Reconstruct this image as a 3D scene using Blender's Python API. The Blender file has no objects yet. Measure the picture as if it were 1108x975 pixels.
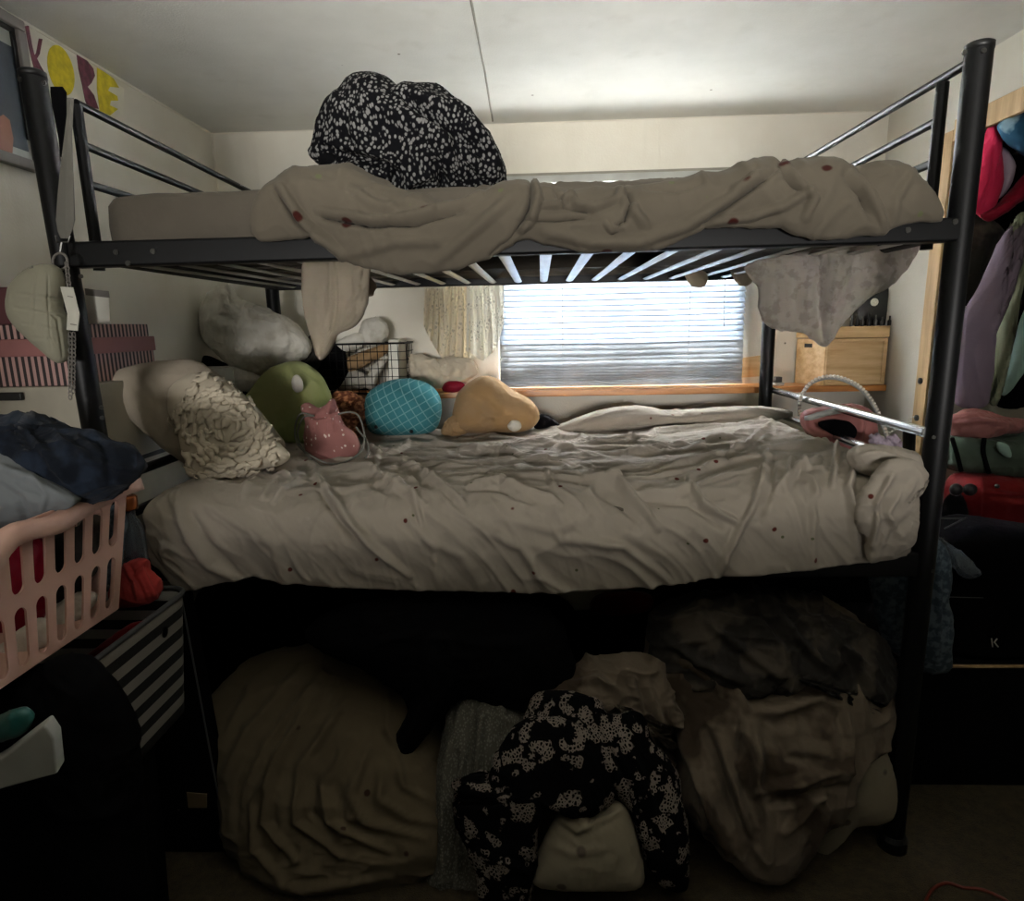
import bpy, bmesh, math, random
import numpy as np
from mathutils import Vector, Matrix
random.seed(7)
C = bpy.context.scene.collection

# ------------------------------------------------------------------ camera, world, lights, exposure
FPX, PITCH, ROLL, YAW, CH = 683.26, .1934, -.0212, -.0397, 1.3444
_cp, _sp, _cy, _sy, _cr, _sr = math.cos(PITCH), math.sin(PITCH), math.cos(YAW), math.sin(YAW), math.cos(ROLL), math.sin(ROLL)
CF = np.array([_sy*_cp, _cy*_cp, -_sp]); _R = np.array([_cy, -_sy, 0.]); _U = np.cross(_R, CF)
CR, CU = _R*_cr + _U*_sr, -_R*_sr + _U*_cr
CC = np.array([0, 0, CH])
camd = bpy.data.cameras.new('camera'); cam = bpy.data.objects.new('camera', camd); C.objects.link(cam)
camd.sensor_fit = 'HORIZONTAL'; camd.sensor_width = 36; camd.lens = FPX/1108*36; camd.clip_start = .02
cam.matrix_world = Matrix(((CR[0], CU[0], -CF[0], 0), (CR[1], CU[1], -CF[1], 0), (CR[2], CU[2], -CF[2], CH), (0, 0, 0, 1)))
bpy.context.scene.camera = cam
S_ = bpy.context.scene
S_.view_settings.view_transform = 'Standard'; S_.view_settings.look = 'None'
S_.view_settings.gamma = 1; S_.view_settings.use_curve_mapping = False
S_.view_settings.exposure = 0.0
w = bpy.data.worlds.new('sky'); S_.world = w; w.use_nodes = True
w.node_tree.nodes['Background'].inputs[0].default_value = (.80, .90, 1, 1)
w.node_tree.nodes['Background'].inputs[1].default_value = .02

def area(name, loc, rot, sx, sy, power, color=(1, 1, 1), spread=180):
    l = bpy.data.lights.new(name, 'AREA'); l.shape = 'RECTANGLE'; l.size = sx; l.size_y = sy
    l.energy = power; l.color = color; l.spread = math.radians(spread)
    o = bpy.data.objects.new(name, l); C.objects.link(o); o.location = loc
    o.rotation_euler = [math.radians(a) for a in rot]; return o
area('window_sky_light', (.37, 3.45, 2.25), (-58, 0, 0), 1.9, 1.3, 3800, (.93, .97, 1))
area('window_ground_bounce', (.37, 3.3, 1.35), (-100, 0, 0), 1.6, .9, 420, (1, .99, .95))
area('upward_fill', (.1, .1, 1.72), (168, 0, 0), 2.0, .8, 8, (1, .95, .86))  # added fill thrown up at the ceiling; no known lamp there
area('ceiling_fill', (.1, -.25, 1.5), (113, 0, 0), 1.8, .3, 12, (1, .97, .92), 48)  # added narrow fill to brighten the ceiling over the bed, no room lamp

area('bunk_gap_fill', (0, -1.3, 1.27), (90, 0, 0), 2.4, .2, 3.2, (1, .97, .93), 22)  # added low fill for the zone between the bunks, without a seen source

def ray(x, y): return CF + CR*(x-554)/FPX - CU*(y-487.5)/FPX
def at(x, y, Y): d = ray(x, y); return CC + d*Y/d[1]          # the point of the place at depth Y
def atz(x, y, Z): d = ray(x, y); return CC + d*(Z-CH)/d[2]
def atx(x, y, X): d = ray(x, y); return CC + d*X/d[0]
def proj(P):
    d = P-CC; z = d@CF
    return np.stack([554+FPX*(d@CR)/z, 487.5-FPX*(d@CU)/z], -1)

D, YB, YW = 1.447, 2.584, 2.822            # front plane of the bunk, its back plane, back wall
XL, XR, WL, WR, CEIL = -1.061, .9135, -1.351, 1.444, 2.17

# ------------------------------------------------------------------ noise
def _h(i, j, k, s):
    n = (i*374761393 + j*668265263 + k*2147483647 + s*974634777) & 0xffffffff
    n = ((n ^ (n >> 13))*1274126177) & 0xffffffff
    n = ((n ^ (n >> 16))*2246822519) & 0xffffffff
    return ((n ^ (n >> 15)) & 0xffffff)/float(0xffffff)
def vn(P, s=0):
    P = np.asarray(P, float); f = np.floor(P); t = P-f; i = f.astype(np.int64); t = t*t*t*(t*(t*6-15)+10)
    r = 0
    for a in (0, 1):
        for b in (0, 1):
            for c in (0, 1):
                wgt = (t[..., 0] if a else 1-t[..., 0])*(t[..., 1] if b else 1-t[..., 1])*(t[..., 2] if c else 1-t[..., 2])
                r = r+wgt*_h(i[..., 0]+a, i[..., 1]+b, i[..., 2]+c, s)
    return r
def fbm(P, s=0, o=3):
    r = 0; a = .5
    for k in range(o): r = r+a*(vn(P*2**k, s+k)*2-1); a *= .5
    return r
def warp(P, amt, fr, s):
    return P+amt*np.stack([vn(P*fr, s+11)-.5, vn(P*fr, s+12)-.5, vn(P*fr, s+13)-.5], -1)
def ridge(P, s=0, p=2.):
    return (1-np.abs(vn(P, s)*2-1))**p
def crumple(P, freq, s=0, stretch=(1, 1, 1), rot=0, wamt=.12):
    Q = warp(P, wamt, 4/max(.2, 1), s)
    c, sn = math.cos(rot), math.sin(rot)
    Q = np.stack([Q[..., 0]*c+Q[..., 2]*sn, Q[..., 1], -Q[..., 0]*sn+Q[..., 2]*c], -1)
    Q = Q*freq*np.array(stretch)
    return .58*ridge(Q, s, 3.2)+.36*ridge(Q*1.9+5, s+3, 3.)+.16*ridge(Q*4.1+9, s+5, 2.5)-.3

# ------------------------------------------------------------------ materials
def lin(h):
    h = h.lstrip('#'); v = [int(h[i:i+2], 16)/255 for i in (0, 2, 4)]
    return tuple([x/12.92 if x <= .04045 else ((x+.055)/1.055)**2.4 for x in v]+[1])
class N:
    def __init__(s, name):
        s.m = bpy.data.materials.new(name); s.m.use_nodes = True; s.t = s.m.node_tree; s.b = s.t.nodes['Principled BSDF']
        s.co = None
    def n(s, typ, **kw):
        q = s.t.nodes.new(typ)
        for k, v in kw.items(): setattr(q, k, v)
        return q
    def l(s, a, b): s.t.links.new(a, b)
    def obj(s):
        if s.co is None: s.co = s.n('ShaderNodeTexCoord').outputs['Object']
        return s.co
    def math(s, op, a, b=None, c=None):
        q = s.n('ShaderNodeMath', operation=op)
        for i, v in enumerate((a, b, c)):
            if v is None: continue
            if isinstance(v, (int, float)): q.inputs[i].default_value = v
            else: s.l(v, q.inputs[i])
        return q.outputs[0]
    def mapped(s, scale=(1, 1, 1), rot=(0, 0, 0)):
        q = s.n('ShaderNodeMapping'); q.inputs['Scale'].default_value = scale; q.inputs['Rotation'].default_value = rot
        s.l(s.obj(), q.inputs[0]); return q.outputs[0]
    def noise(s, scale, detail=3, vec=None, rough=.5):
        q = s.n('ShaderNodeTexNoise'); q.inputs['Scale'].default_value = scale; q.inputs['Detail'].default_value = detail
        q.inputs['Roughness'].default_value = rough
        s.l(vec or s.obj(), q.inputs['Vector']); return q.outputs['Fac']
    def voro(s, scale, vec=None, feature='F1', out='Distance', rnd=1.):
        q = s.n('ShaderNodeTexVoronoi', feature=feature); q.inputs['Scale'].default_value = scale
        q.inputs['Randomness'].default_value = rnd
        s.l(vec or s.obj(), q.inputs['Vector']); return q.outputs[out]
    def ramp(s, fac, a, b, ca=(0, 0, 0, 1), cb=(1, 1, 1, 1)):
        q = s.n('ShaderNodeValToRGB'); q.color_ramp.elements[0].position = a; q.color_ramp.elements[1].position = b
        q.color_ramp.elements[0].color = ca; q.color_ramp.elements[1].color = cb; s.l(fac, q.inputs[0]); return q.outputs[0]
    def mix(s, fac, a, b, bt='MIX'):
        q = s.n('ShaderNodeMix', data_type='RGBA', blend_type=bt)
        for v, i in ((fac, 0), (a, 6), (b, 7)):
            if isinstance(v, (int, float)): q.inputs[i].default_value = v
            elif isinstance(v, tuple): q.inputs[i].default_value = v
            else: s.l(v, q.inputs[i])
        return q.outputs[2]
    def bump(s, h, strength=.3, dist=.002):
        q = s.n('ShaderNodeBump'); q.inputs['Strength'].default_value = strength; q.inputs['Distance'].default_value = dist
        s.l(h, q.inputs['Height']); s.l(q.outputs[0], s.b.inputs['Normal'])
    def base(s, c):
        if isinstance(c, tuple): s.b.inputs['Base Color'].default_value = c
        else: s.l(c, s.b.inputs['Base Color'])
def plain(name, h, rough=.6, metal=0, var=.12, vs=6, bump=.1, bs=90):
    m = N(name); c = lin(h); d = tuple([x*(1-var*2) for x in c[:3]]+[1])
    m.base(m.mix(m.ramp(m.noise(vs, 4), .35, .65), d, c)); m.b.inputs['Roughness'].default_value = rough
    m.b.inputs['Metallic'].default_value = metal
    if bump: m.bump(m.noise(bs, 3), bump, .002)
    return m.m
def fabric(name, h, weave=700, var=.1, pat=None, h2='#552a22', scale=10, thr=.1, rough=.95, sheen=.05, transl=0, bump=.35, bs=45):
    m = N(name); c = lin(h); d = tuple([x*(1-var*2) for x in c[:3]]+[1])
    col = m.mix(m.ramp(m.noise(5, 4), .3, .7), d, c); c2 = lin(h2)
    if pat == 'floral':
        v = m.voro(scale, m.mapped()); k = m.ramp(v, thr*.8, thr*1.15, (1, 1, 1, 1), (0, 0, 0, 1))
        col = m.mix(k, col, c2)
        v2 = m.voro(scale*1.0, m.mapped((1, 1, 1), (0, 0, .6)))
        col = m.mix(m.ramp(v2, thr*.5, thr*.65, (1, 1, 1, 1), (0, 0, 0, 1)), col, lin('#5d6046'))
    elif pat == 'dots':
        q = m.n('ShaderNodeTexNoise'); q.inputs['Scale'].default_value = 9; m.l(m.obj(), q.inputs['Vector'])
        mx = m.mix(.035, m.obj(), q.outputs['Color'], 'ADD')
        mp = m.n('ShaderNodeMapping'); mp.inputs['Scale'].default_value = (1.25, 1, .85); m.l(mx, mp.inputs[0])
        v = m.voro(scale, mp.outputs[0]); col = m.mix(m.ramp(v, thr*.75, thr*1.1, (1, 1, 1, 1), (0, 0, 0, 1)), col, c2)
    elif pat == 'patch':
        q = m.n('ShaderNodeTexNoise'); q.inputs['Scale'].default_value = 22; m.l(m.obj(), q.inputs['Vector']); wv_ = m.mix(.09, m.obj(), q.outputs['Color'], 'ADD'); a = m.ramp(m.voro(scale, wv_), .42, .47, (1, 1, 1, 1), (0, 0, 0, 1))
        e = m.ramp(m.voro(scale*6, None, 'DISTANCE_TO_EDGE'), .12, .2, (1, 1, 1, 1), (0, 0, 0, 1))
        col = m.mix(m.math('MULTIPLY', a, e), col, c2)
    elif pat == 'blotch':
        a = m.ramp(m.noise(scale, 3), .52, .6)
        col = m.mix(m.math('MULTIPLY', a, thr), col, c2)
    elif pat == 'net':
        sp = m.n('ShaderNodeSeparateXYZ'); m.l(m.mapped((1, 1, 1), (0, math.radians(28), 0)), sp.inputs[0])
        ls = []
        for ax in (0, 2):
            f = m.math('FRACT', m.math('MULTIPLY', sp.outputs[ax], scale)); ls.append(m.math('LESS_THAN', m.math('ABSOLUTE', m.math('SUBTRACT', f, .5)), thr))
        col = m.mix(m.math('MAXIMUM', ls[0], ls[1]), col, c2)
    elif pat == 'stripe':
        sp = m.n('ShaderNodeSeparateXYZ'); m.l(m.obj(), sp.inputs[0])
        f = m.math('FRACT', m.math('MULTIPLY', sp.outputs[2], scale)); col = m.mix(m.math('LESS_THAN', f, thr), col, c2)
    elif pat == 'melange':
        col = m.mix(m.ramp(m.noise(scale, 3), .45, .6), col, c2)
    m.base(col); m.b.inputs['Roughness'].default_value = rough
    m.b.inputs['Sheen Weight'].default_value = sheen; m.b.inputs['Specular IOR Level'].default_value = .06
    if transl:
        tr = m.n('ShaderNodeBsdfTranslucent'); m.l(col, tr.inputs[0]) if not isinstance(col, tuple) else None
        ms = m.n('ShaderNodeMixShader'); ms.inputs[0].default_value = transl
        m.l(m.b.outputs[0], ms.inputs[1]); m.l(tr.outputs[0], ms.inputs[2])
        m.l(ms.outputs[0], m.t.nodes['Material Output'].inputs[0])
    h1 = m.math('ADD', m.math('MULTIPLY', m.noise(bs, 4), 1.), m.math('MULTIPLY', m.noise(weave, 1), .15))
    m.bump(h1, bump, .004)
    return m.m
def lace(name, h, scale=55, hole=.35):
    m = N(name); m.base(lin(h)); m.b.inputs['Roughness'].default_value = .9
    tr = m.n('ShaderNodeBsdfTransparent'); tl = m.n('ShaderNodeBsdfTranslucent'); tl.inputs[0].default_value = lin(h)
    ms = m.n('ShaderNodeMixShader'); ms.inputs[0].default_value = .45; m.l(m.b.outputs[0], ms.inputs[1]); m.l(tl.outputs[0], ms.inputs[2])
    v = m.ramp(m.voro(scale, None, 'DISTANCE_TO_EDGE'), .18, .26)
    k = m.math('MULTIPLY', v, m.ramp(m.noise(14, 2), .45, .55)); k = m.math('MULTIPLY', k, hole)
    m2 = m.n('ShaderNodeMixShader'); m.l(k, m2.inputs[0]); m.l(ms.outputs[0], m2.inputs[1]); m.l(tr.outputs[0], m2.inputs[2])
    m.l(m2.outputs[0], m.t.nodes['Material Output'].inputs[0])
    m.bump(m.voro(scale), .6, .004); return m.m
def woodm(name, h, h2, axis=(1, 12, 12), rough=.5):
    m = N(name); m.base(m.mix(m.ramp(m.noise(4, 5, m.mapped(axis), .6), .35, .65), lin(h2), lin(h)))
    m.b.inputs['Roughness'].default_value = rough; m.bump(m.noise(20, 4, m.mapped(axis)), .15, .001); return m.m

M = {}
def wallmat(name, h, h2, spots=True):
    m = N(name); c = m.mix(m.ramp(m.noise(1.3, 5, None, .65), .35, .7), lin(h2), lin(h))
    if spots:
        c = m.mix(m.math('MULTIPLY', m.ramp(m.noise(9, 3, m.mapped((1, 1, .12))), .6, .75), .12), c, lin('#8d8674'))
        c = m.mix(m.ramp(m.voro(4.5), .016, .026, (1, 1, 1, 1), (0, 0, 0, 1)), c, lin('#5b5346'))
    m.base(c); m.b.inputs['Roughness'].default_value = .75
    m.bump(m.noise(160, 4), .25, .003); return m.m
M['wall'] = wallmat('painted_wall', '#dedbd0', '#cfcabb')
M['ceil'] = wallmat('stippled_ceiling', '#d6d6cf', '#c2c3bb')
M['dirty'] = plain('mildewed_plaster', '#8f8c80', .9)
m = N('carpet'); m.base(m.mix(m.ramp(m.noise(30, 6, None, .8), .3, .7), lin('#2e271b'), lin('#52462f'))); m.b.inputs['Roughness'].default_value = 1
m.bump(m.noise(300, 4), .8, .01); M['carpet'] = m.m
M['trimw'] = woodm('pine_trim', '#c9ab7e', '#a98c60', (10, 10, 1))
M['sill'] = woodm('varnished_shelf_wood', '#c98a4a', '#a4652f', (1, 9, 9), .35)
M['crate'] = woodm('pine_box_wood', '#d8b98a', '#b8935f', (1, 7, 9), .55)
M['crate2'] = woodm('shaded_box_wood', '#8a7250', '#6d583a', (1, 7, 9), .55)
M['black'] = plain('black_powder_coated_steel', '#08090b', .48, .05, .1, 8, .05)
M['slat'] = plain('bare_steel_slat', '#b9b9b4', .3, .75, .1, 10, .05)
M['chrome'] = plain('worn_chrome', '#c5c8c8', .22, 1, .05, 10, 0)
M['bolt'] = plain('steel_bolt', '#5a5a57', .35, .9, .1, 8, 0)
M['black'].node_tree.nodes['Principled BSDF'].inputs['Specular IOR Level'].default_value = .25
M['matt'] = fabric('grey_mattress_ticking', '#5d574e', var=.12, bump=.3)
M['duvet'] = fabric('beige_floral_duvet', '#625b50', pat='floral', h2='#3a1a16', scale=10, thr=.12, var=.08, bump=.45, bs=22)
M['sheet'] = fabric('cream_floral_sheet', '#a39a8e', pat='floral', h2='#5a2a24', scale=12, thr=.075, var=.07, bump=.6, bs=24)
M['pillow'] = fabric('taupe_pillowcase', '#a39888', var=.06)
M['ruff'] = fabric('cream_ruffle_cotton', '#c2b7a3', var=.05)
M['white'] = fabric('offwhite_linen', '#d8d4c9', pat='melange', h2='#bdb8ab', scale=16, bump=.6)
M['dots'] = fabric('black_fleece_white_spots', '#0d0d10', pat='dots', h2='#6c6b6a', scale=104, thr=.42, sheen=.0, bump=.2)
M['green'] = fabric('lime_plush', '#a4a872', pat='melange', h2='#8f985e', scale=6, var=.08)
M['teal'] = fabric('teal_netted_plush', '#40838b', pat='net', h2='#74a2a5', scale=34, thr=.06)
M['tan'] = fabric('tan_plush', '#a28562', pat='melange', h2='#997b56', scale=12)
M['brownfur'] = fabric('brown_fuzzy_plush', '#7a4a35', pat='melange', h2='#b07a58', scale=60, bump=1)
M['pink'] = fabric('pink_dotted_cotton', '#a5716c', pat='dots', h2='#e2d3c8', scale=52, thr=.2)
M['navy'] = fabric('navy_cotton', '#14181f', pat='melange', h2='#1e2530', scale=20, bump=.7)
M['grey'] = fabric('grey_sweatshirt', '#6e7274', var=.12)
M['denim'] = fabric('faded_denim', '#3e4a55', pat='melange', h2='#5c6872', scale=60)
M['red'] = fabric('coral_cotton', '#b0403c', var=.1)
M['crimson'] = fabric('crimson_satin', '#7a1226', rough=.4, var=.15)
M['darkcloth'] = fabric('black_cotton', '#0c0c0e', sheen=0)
M['printed'] = fabric('black_scarf_beige_print', '#0b0b0d', pat='patch', h2='#857b72', scale=22, thr=.3, sheen=0)
M['fleece'] = fabric('cream_brown_fleece', '#75695b', pat='blotch', h2='#33281f', scale=7, thr=.8, bump=.8)
M['fleeceblue'] = fabric('smoky_fleece', '#35322f', pat='blotch', h2='#5c544a', scale=9, thr=.7, bump=.8)
M['knit'] = fabric('grey_boucle_knit', '#5c5a51', pat='dots', h2='#75736a', scale=150, thr=.4, bump=1)
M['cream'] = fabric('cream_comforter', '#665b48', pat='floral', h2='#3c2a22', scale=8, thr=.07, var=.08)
M['creampil'] = fabric('cream_floral_pillow', '#8d8471', pat='floral', h2='#5a5148', scale=13, thr=.16)
M['lace'] = lace('cream_lace', '#ece4d0'); M['lacewhite'] = lace('white_lace', '#e8e6dd', 70, .45)
M['curtain'] = fabric('sheer_floral_cloth', '#c0b8ae', pat='blotch', h2='#8d827a', scale=34, thr=.5, transl=.5)
M['hang'] = fabric('hanging_duvet_corner', '#a39886', transl=.15, var=.06)
M['quilt'] = fabric('grey_quilted_leatherette', '#8b8877', rough=.6, var=.08)
M['strap'] = fabric('grey_webbing', '#77756e'); M['tag'] = plain('cardboard_tag', '#b5b3a6', .6)
M['pinkplastic'] = plain('dusty_pink_plastic', '#c9a090', .45, 0, .05, 5, .05)
M['pinkbox'] = plain('dusty_pink_card', '#96625f', .6); M['dkpinkbox'] = plain('dark_rose_card', '#562a30', .6)
m = N('pink_black_stripes'); sp = m.n('ShaderNodeSeparateXYZ'); m.l(m.obj(), sp.inputs[0])
k = m.math('LESS_THAN', m.math('FRACT', m.math('MULTIPLY', m.math('ADD', sp.outputs[0], sp.outputs[1]), 62)), .5)
m.base(m.mix(k, lin('#b08c86'), lin('#241b1c'))); m.b.inputs['Roughness'].default_value = .6; M['pstripe'] = m.m
M['drawer'] = plain('ivory_laminate', '#a8a292', .5); M['plaster'] = plain('white_plastic', '#a5a6a0', .5)
m = N('white_glass_blind'); M['card'] = plain('white_card', '#e6e4d6', .6)
M['blkp'] = plain('black_plastic', '#0a0b0c', .45); M['paper'] = plain('offwhite_paper', '#dcd8c8', .8)
M['maroon'] = plain('maroon_marker', '#6b3040', .8, 0, .3, 40); M['yellow'] = plain('yellow_marker', '#d2bf1e', .8, 0, .15, 40)
M['frame'] = plain('grey_picture_frame', '#75706a', .5); M['photo'] = plain('navy_print', '#1b2836', .4); M['skin'] = plain('orange_brown_print', '#8a5a44', .5)
M['amber'] = plain('copper_cap', '#8c4a1f', .25, .6); M['redleather'] = fabric('dark_red_leather', '#7d1f22', rough=.4, var=.15)
M['greenbag'] = fabric('grey_green_vinyl', '#5c6a5e', rough=.35, var=.2); M['pinkleather'] = fabric('pink_faux_leather', '#a9706c', rough=.45, var=.15)
M['lilac'] = fabric('lilac_sweatshirt', '#7d6f7c', var=.06); M['sage'] = fabric('pale_sage_knit', '#8e9278'); M['mint'] = fabric('mint_cotton', '#9db8ac')
M['pinkjkt'] = fabric('hot_pink_shell', '#c22a4e', rough=.5); M['cap'] = fabric('blue_tie_dye', '#2f5a78', pat='blotch', h2='#9fc0d2', scale=14, thr=.9)
M['mirror'] = plain('pale_lilac', '#b9a8b8', .8); M['pearl'] = plain('pearl_bead', '#e5ded2', .2, 0, .02, 8, 0)
M['stripew'] = fabric('white_black_stripes', '#8f8b84', pat='stripe', h2='#1c1b1b', scale=21, thr=.5)
M['pipe'] = plain('grey_piping', '#4a4b4c', .5); M['cable'] = plain('dark_red_cable', '#6a2412', .5)
M['tealp'] = plain('teal_plastic', '#1f5a55', .4); M['beigelabel'] = plain('beige_label', '#7d6b50', .7)
M['blindw'] = None
m = N('blind_slat_vinyl'); m.base(lin('#dfe6ee')); m.b.inputs['Roughness'].default_value = .5
tl = m.n('ShaderNodeBsdfTranslucent'); tl.inputs[0].default_value = lin('#b9c3cf'); ms = m.n('ShaderNodeMixShader'); ms.inputs[0].default_value = .55
m.l(m.b.outputs[0], ms.inputs[1]); m.l(tl.outputs[0], ms.inputs[2]); m.l(ms.outputs[0], m.t.nodes['Material Output'].inputs[0]); M['blind'] = m.m
m = N('dusty_blind_slat'); m.base(m.mix(m.ramp(m.noise(12, 4), .35, .65), lin('#a0a3a5'), lin('#cacdcf'))); tl = m.n('ShaderNodeBsdfTranslucent'); tl.inputs[0].default_value = lin('#b4b9be'); ms = m.n('ShaderNodeMixShader'); ms.inputs[0].default_value = .45; m.l(m.b.outputs[0], ms.inputs[1]); m.l(tl.outputs[0], ms.inputs[2]); m.l(ms.outputs[0], m.t.nodes['Material Output'].inputs[0]); M['blindgrey'] = m.m
m = N('daylit_glass'); m.b.inputs['Transmission Weight'].default_value = 1; m.b.inputs['Roughness'].default_value = .1; m.b.inputs['IOR'].default_value = 1.05; M['glass'] = m.m
m = N('clear_plastic'); m.b.inputs['Transmission Weight'].default_value = .8; m.b.inputs['Roughness'].default_value = .15; m.base(lin('#9aa6b4')); M['clear'] = m.m

# ------------------------------------------------------------------ geometry
class G:
    def __init__(s): s.v = []; s.f = []
    def add(s, V, F):
        o = len(s.v); s.v.extend([tuple(map(float, p)) for p in V]); s.f.extend([tuple(i+o for i in f) for f in F]); return s
    def box(s, a, b, R=None, piv=None):
        x0, y0, z0 = a; x1, y1, z1 = b
        V = np.array([(x0, y0, z0), (x1, y0, z0), (x1, y1, z0), (x0, y1, z0), (x0, y0, z1), (x1, y0, z1), (x1, y1, z1), (x0, y1, z1)], float)
        if R is not None:
            c = V.mean(0) if piv is None else np.array(piv); Rm = np.array(Matrix.Rotation(math.radians(R[0]), 3, 'X') @ Matrix.Rotation(math.radians(R[1]), 3, 'Y') @ Matrix.Rotation(math.radians(R[2]), 3, 'Z'))
            V = (V-c) @ Rm.T+c
        return s.add(V, [(0, 3, 2, 1), (4, 5, 6, 7), (0, 1, 5, 4), (1, 2, 6, 5), (2, 3, 7, 6), (3, 0, 4, 7)])
    def tube(s, pts, r, n=12, closed=False, rx=None):
        P = [np.array(p, float) for p in pts]; m = len(P); V = []; F = []; up = None
        rr = r if hasattr(r, '__len__') else [r]*m
        for i in range(m):
            a = P[(i-1) % m] if (closed or i > 0) else P[i]; b = P[(i+1) % m] if (closed or i < m-1) else P[i]
            t = b-a; t /= (np.linalg.norm(t)+1e-12)
            if up is None: up = np.array([0, 0, 1.]) if abs(t[2]) < .9 else np.array([0, 1., 0])
            u = np.cross(t, up); u /= (np.linalg.norm(u)+1e-12); w_ = np.cross(u, t); up = w_
            for k in range(n):
                an = 2*math.pi*k/n; V.append(P[i]+u*math.cos(an)*rr[i]*(rx or 1)+w_*math.sin(an)*rr[i])
        for i in range(m-1 if not closed else m):
            for k in range(n):
                j = (i+1) % m; F.append((i*n+k, j*n+k, j*n+(k+1) % n, i*n+(k+1) % n))
        if not closed: F.append(tuple(range(n))); F.append(tuple((m-1)*n+k for k in reversed(range(n))))
        return s.add(V, F)
    def lathe(s, prof, c, n=24, axis='z'):
        V = []; F = []; m = len(prof)
        for r, h in prof:
            for k in range(n):
                a = 2*math.pi*k/n; p = (r*math.cos(a), r*math.sin(a), h)
                if axis == 'y': p = (p[0], p[2], p[1])
                if axis == 'x': p = (p[2], p[0], p[1])
                V.append(np.array(p)+c)
        for i in range(m-1):
            for k in range(n): F.append((i*n+k, i*n+(k+1) % n, (i+1)*n+(k+1) % n, (i+1)*n+k))
        F.append(tuple(reversed(range(n)))); F.append(tuple((m-1)*n+k for k in range(n)))
        return s.add(V, F)
    def grid(s, A, cu=False, cv=False):
        n, m = A.shape[:2]; F = []
        for i in range(n if cu else n-1):
            for j in range(m if cv else m-1):
                i2, j2 = (i+1) % n, (j+1) % m; F.append((i*m+j, i2*m+j, i2*m+j2, i*m+j2))
        return s.add(A.reshape(-1, 3), F)
    def prism(s, poly, d):          # poly: 3-D points in a plane, d: extrusion vector
        n = len(poly); P = [np.array(p, float) for p in poly]; d = np.array(d, float)
        return s.add(P+[p+d for p in P], [tuple(range(n)), tuple(n+i for i in reversed(range(n)))]+[(i, n+i, n+(i+1) % n, (i+1) % n) for i in range(n)])

ORG = {}
def mk(name, g, mat, parent=None, bevel=0, smooth=None, solid=0, sub=0, origin=None, fix=True):
    V = np.array(g.v)
    if parent is not None: base = ORG[parent.name]
    elif origin is not None: base = np.array(origin, float)
    else: base = np.array([V[:, 0].mean(), V[:, 1].mean(), V[:, 2].min()])
    me = bpy.data.meshes.new(name); me.from_pydata([tuple(p) for p in (V-base)], [], g.f)
    if fix:
        bm = bmesh.new(); bm.from_mesh(me); bmesh.ops.recalc_face_normals(bm, faces=bm.faces); bm.to_mesh(me); bm.free()
    if smooth is None: smooth = len(g.f) > 60
    for p in me.polygons: p.use_smooth = smooth
    me.materials.append(M[mat] if isinstance(mat, str) else mat)
    o = bpy.data.objects.new(name, me); C.objects.link(o)
    if parent is not None: o.parent = parent
    else: o.location = base
    ORG[o.name] = base
    if bevel:
        b = o.modifiers.new('bevel', 'BEVEL'); b.width = bevel; b.segments = 2; b.limit_method = 'ANGLE'; b.angle_limit = math.radians(40)
        for p in me.polygons: p.use_smooth = True
    if solid:
        b = o.modifiers.new('thickness', 'SOLIDIFY'); b.thickness = solid; b.offset = 0
    if sub:
        b = o.modifiers.new('subdivision', 'SUBSURF'); b.levels = sub; b.render_levels = sub
    if bevel:
        e = o.modifiers.new('wn', 'WEIGHTED_NORMAL'); e.keep_sharp = True
    return o
def tag(o, label, cat, group=None):
    o['label'] = label; o['category'] = cat
    if group: o['group'] = group
    return o
def thing(name, label, cat, loc, group=None):
    o = bpy.data.objects.new(name, None); C.objects.link(o); o.location = tuple(map(float, loc)); o.empty_display_size = .05
    ORG[o.name] = np.array(loc, float); return tag(o, label, cat, group)
def struct(name, g, mat, **k):
    o = mk(name, g, mat, **k); o['kind'] = 'structure'; return o

def vnormals(V, F):
    Fa = np.array([f[:3] for f in F]); n = np.cross(V[Fa[:, 1]]-V[Fa[:, 0]], V[Fa[:, 2]]-V[Fa[:, 0]])
    out = np.zeros_like(V)
    Fq = [f for f in F]; L = max(len(f) for f in Fq)
    for k in range(L):
        idx = np.array([f[k] if k < len(f) else f[0] for f in Fq]); np.add.at(out, idx, n)
    return out/(np.linalg.norm(out, axis=1, keepdims=True)+1e-12)
def segdist(Q, pl):
    best = np.full(len(Q), 1e9); par = np.zeros(len(Q)); pl = [np.array(p, float) for p in pl]
    tot = len(pl)-1
    for i in range(tot):
        a, b = pl[i], pl[i+1]; ab = b-a; t = np.clip(((Q-a)@ab)/(ab@ab), 0, 1); d = np.linalg.norm(Q-(a+t[:, None]*ab), axis=1)
        k = d < best; best[k] = d[k]; par[k] = (i+t[k])/tot
    return best, par
def foldsum(V, folds):
    Q = proj(V); h = np.zeros(len(V))
    for pl, wd, am in folds:
        d, t = segdist(Q, pl); h += am*(1.15*np.exp(-(d/wd)**2)-.42*np.exp(-(d/(2.1*wd))**2))*(np.sin(np.pi*np.clip(t*.9+.05, 0, 1))**.5)
    return h
def ico(sub):
    bm = bmesh.new(); bmesh.ops.create_icosphere(bm, subdivisions=sub, radius=1)
    V = np.array([v.co[:] for v in bm.verts]); F = [tuple(v.index for v in f.verts) for f in bm.faces]; bm.free(); return V, F
ICO = {}
def smooth_outline(pts, n=6):
    P = np.array(pts, float); m = len(P); out = []
    for i in range(m):
        a, b, c, d = P[(i-1) % m], P[i], P[(i+1) % m], P[(i+2) % m]
        for k in range(n):
            t = k/n; out.append(.5*((2*b)+(-a+c)*t+(2*a-5*b+4*c-d)*t*t+(-a+3*b-3*c+d)*t**3))
    return np.array(out)
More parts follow.
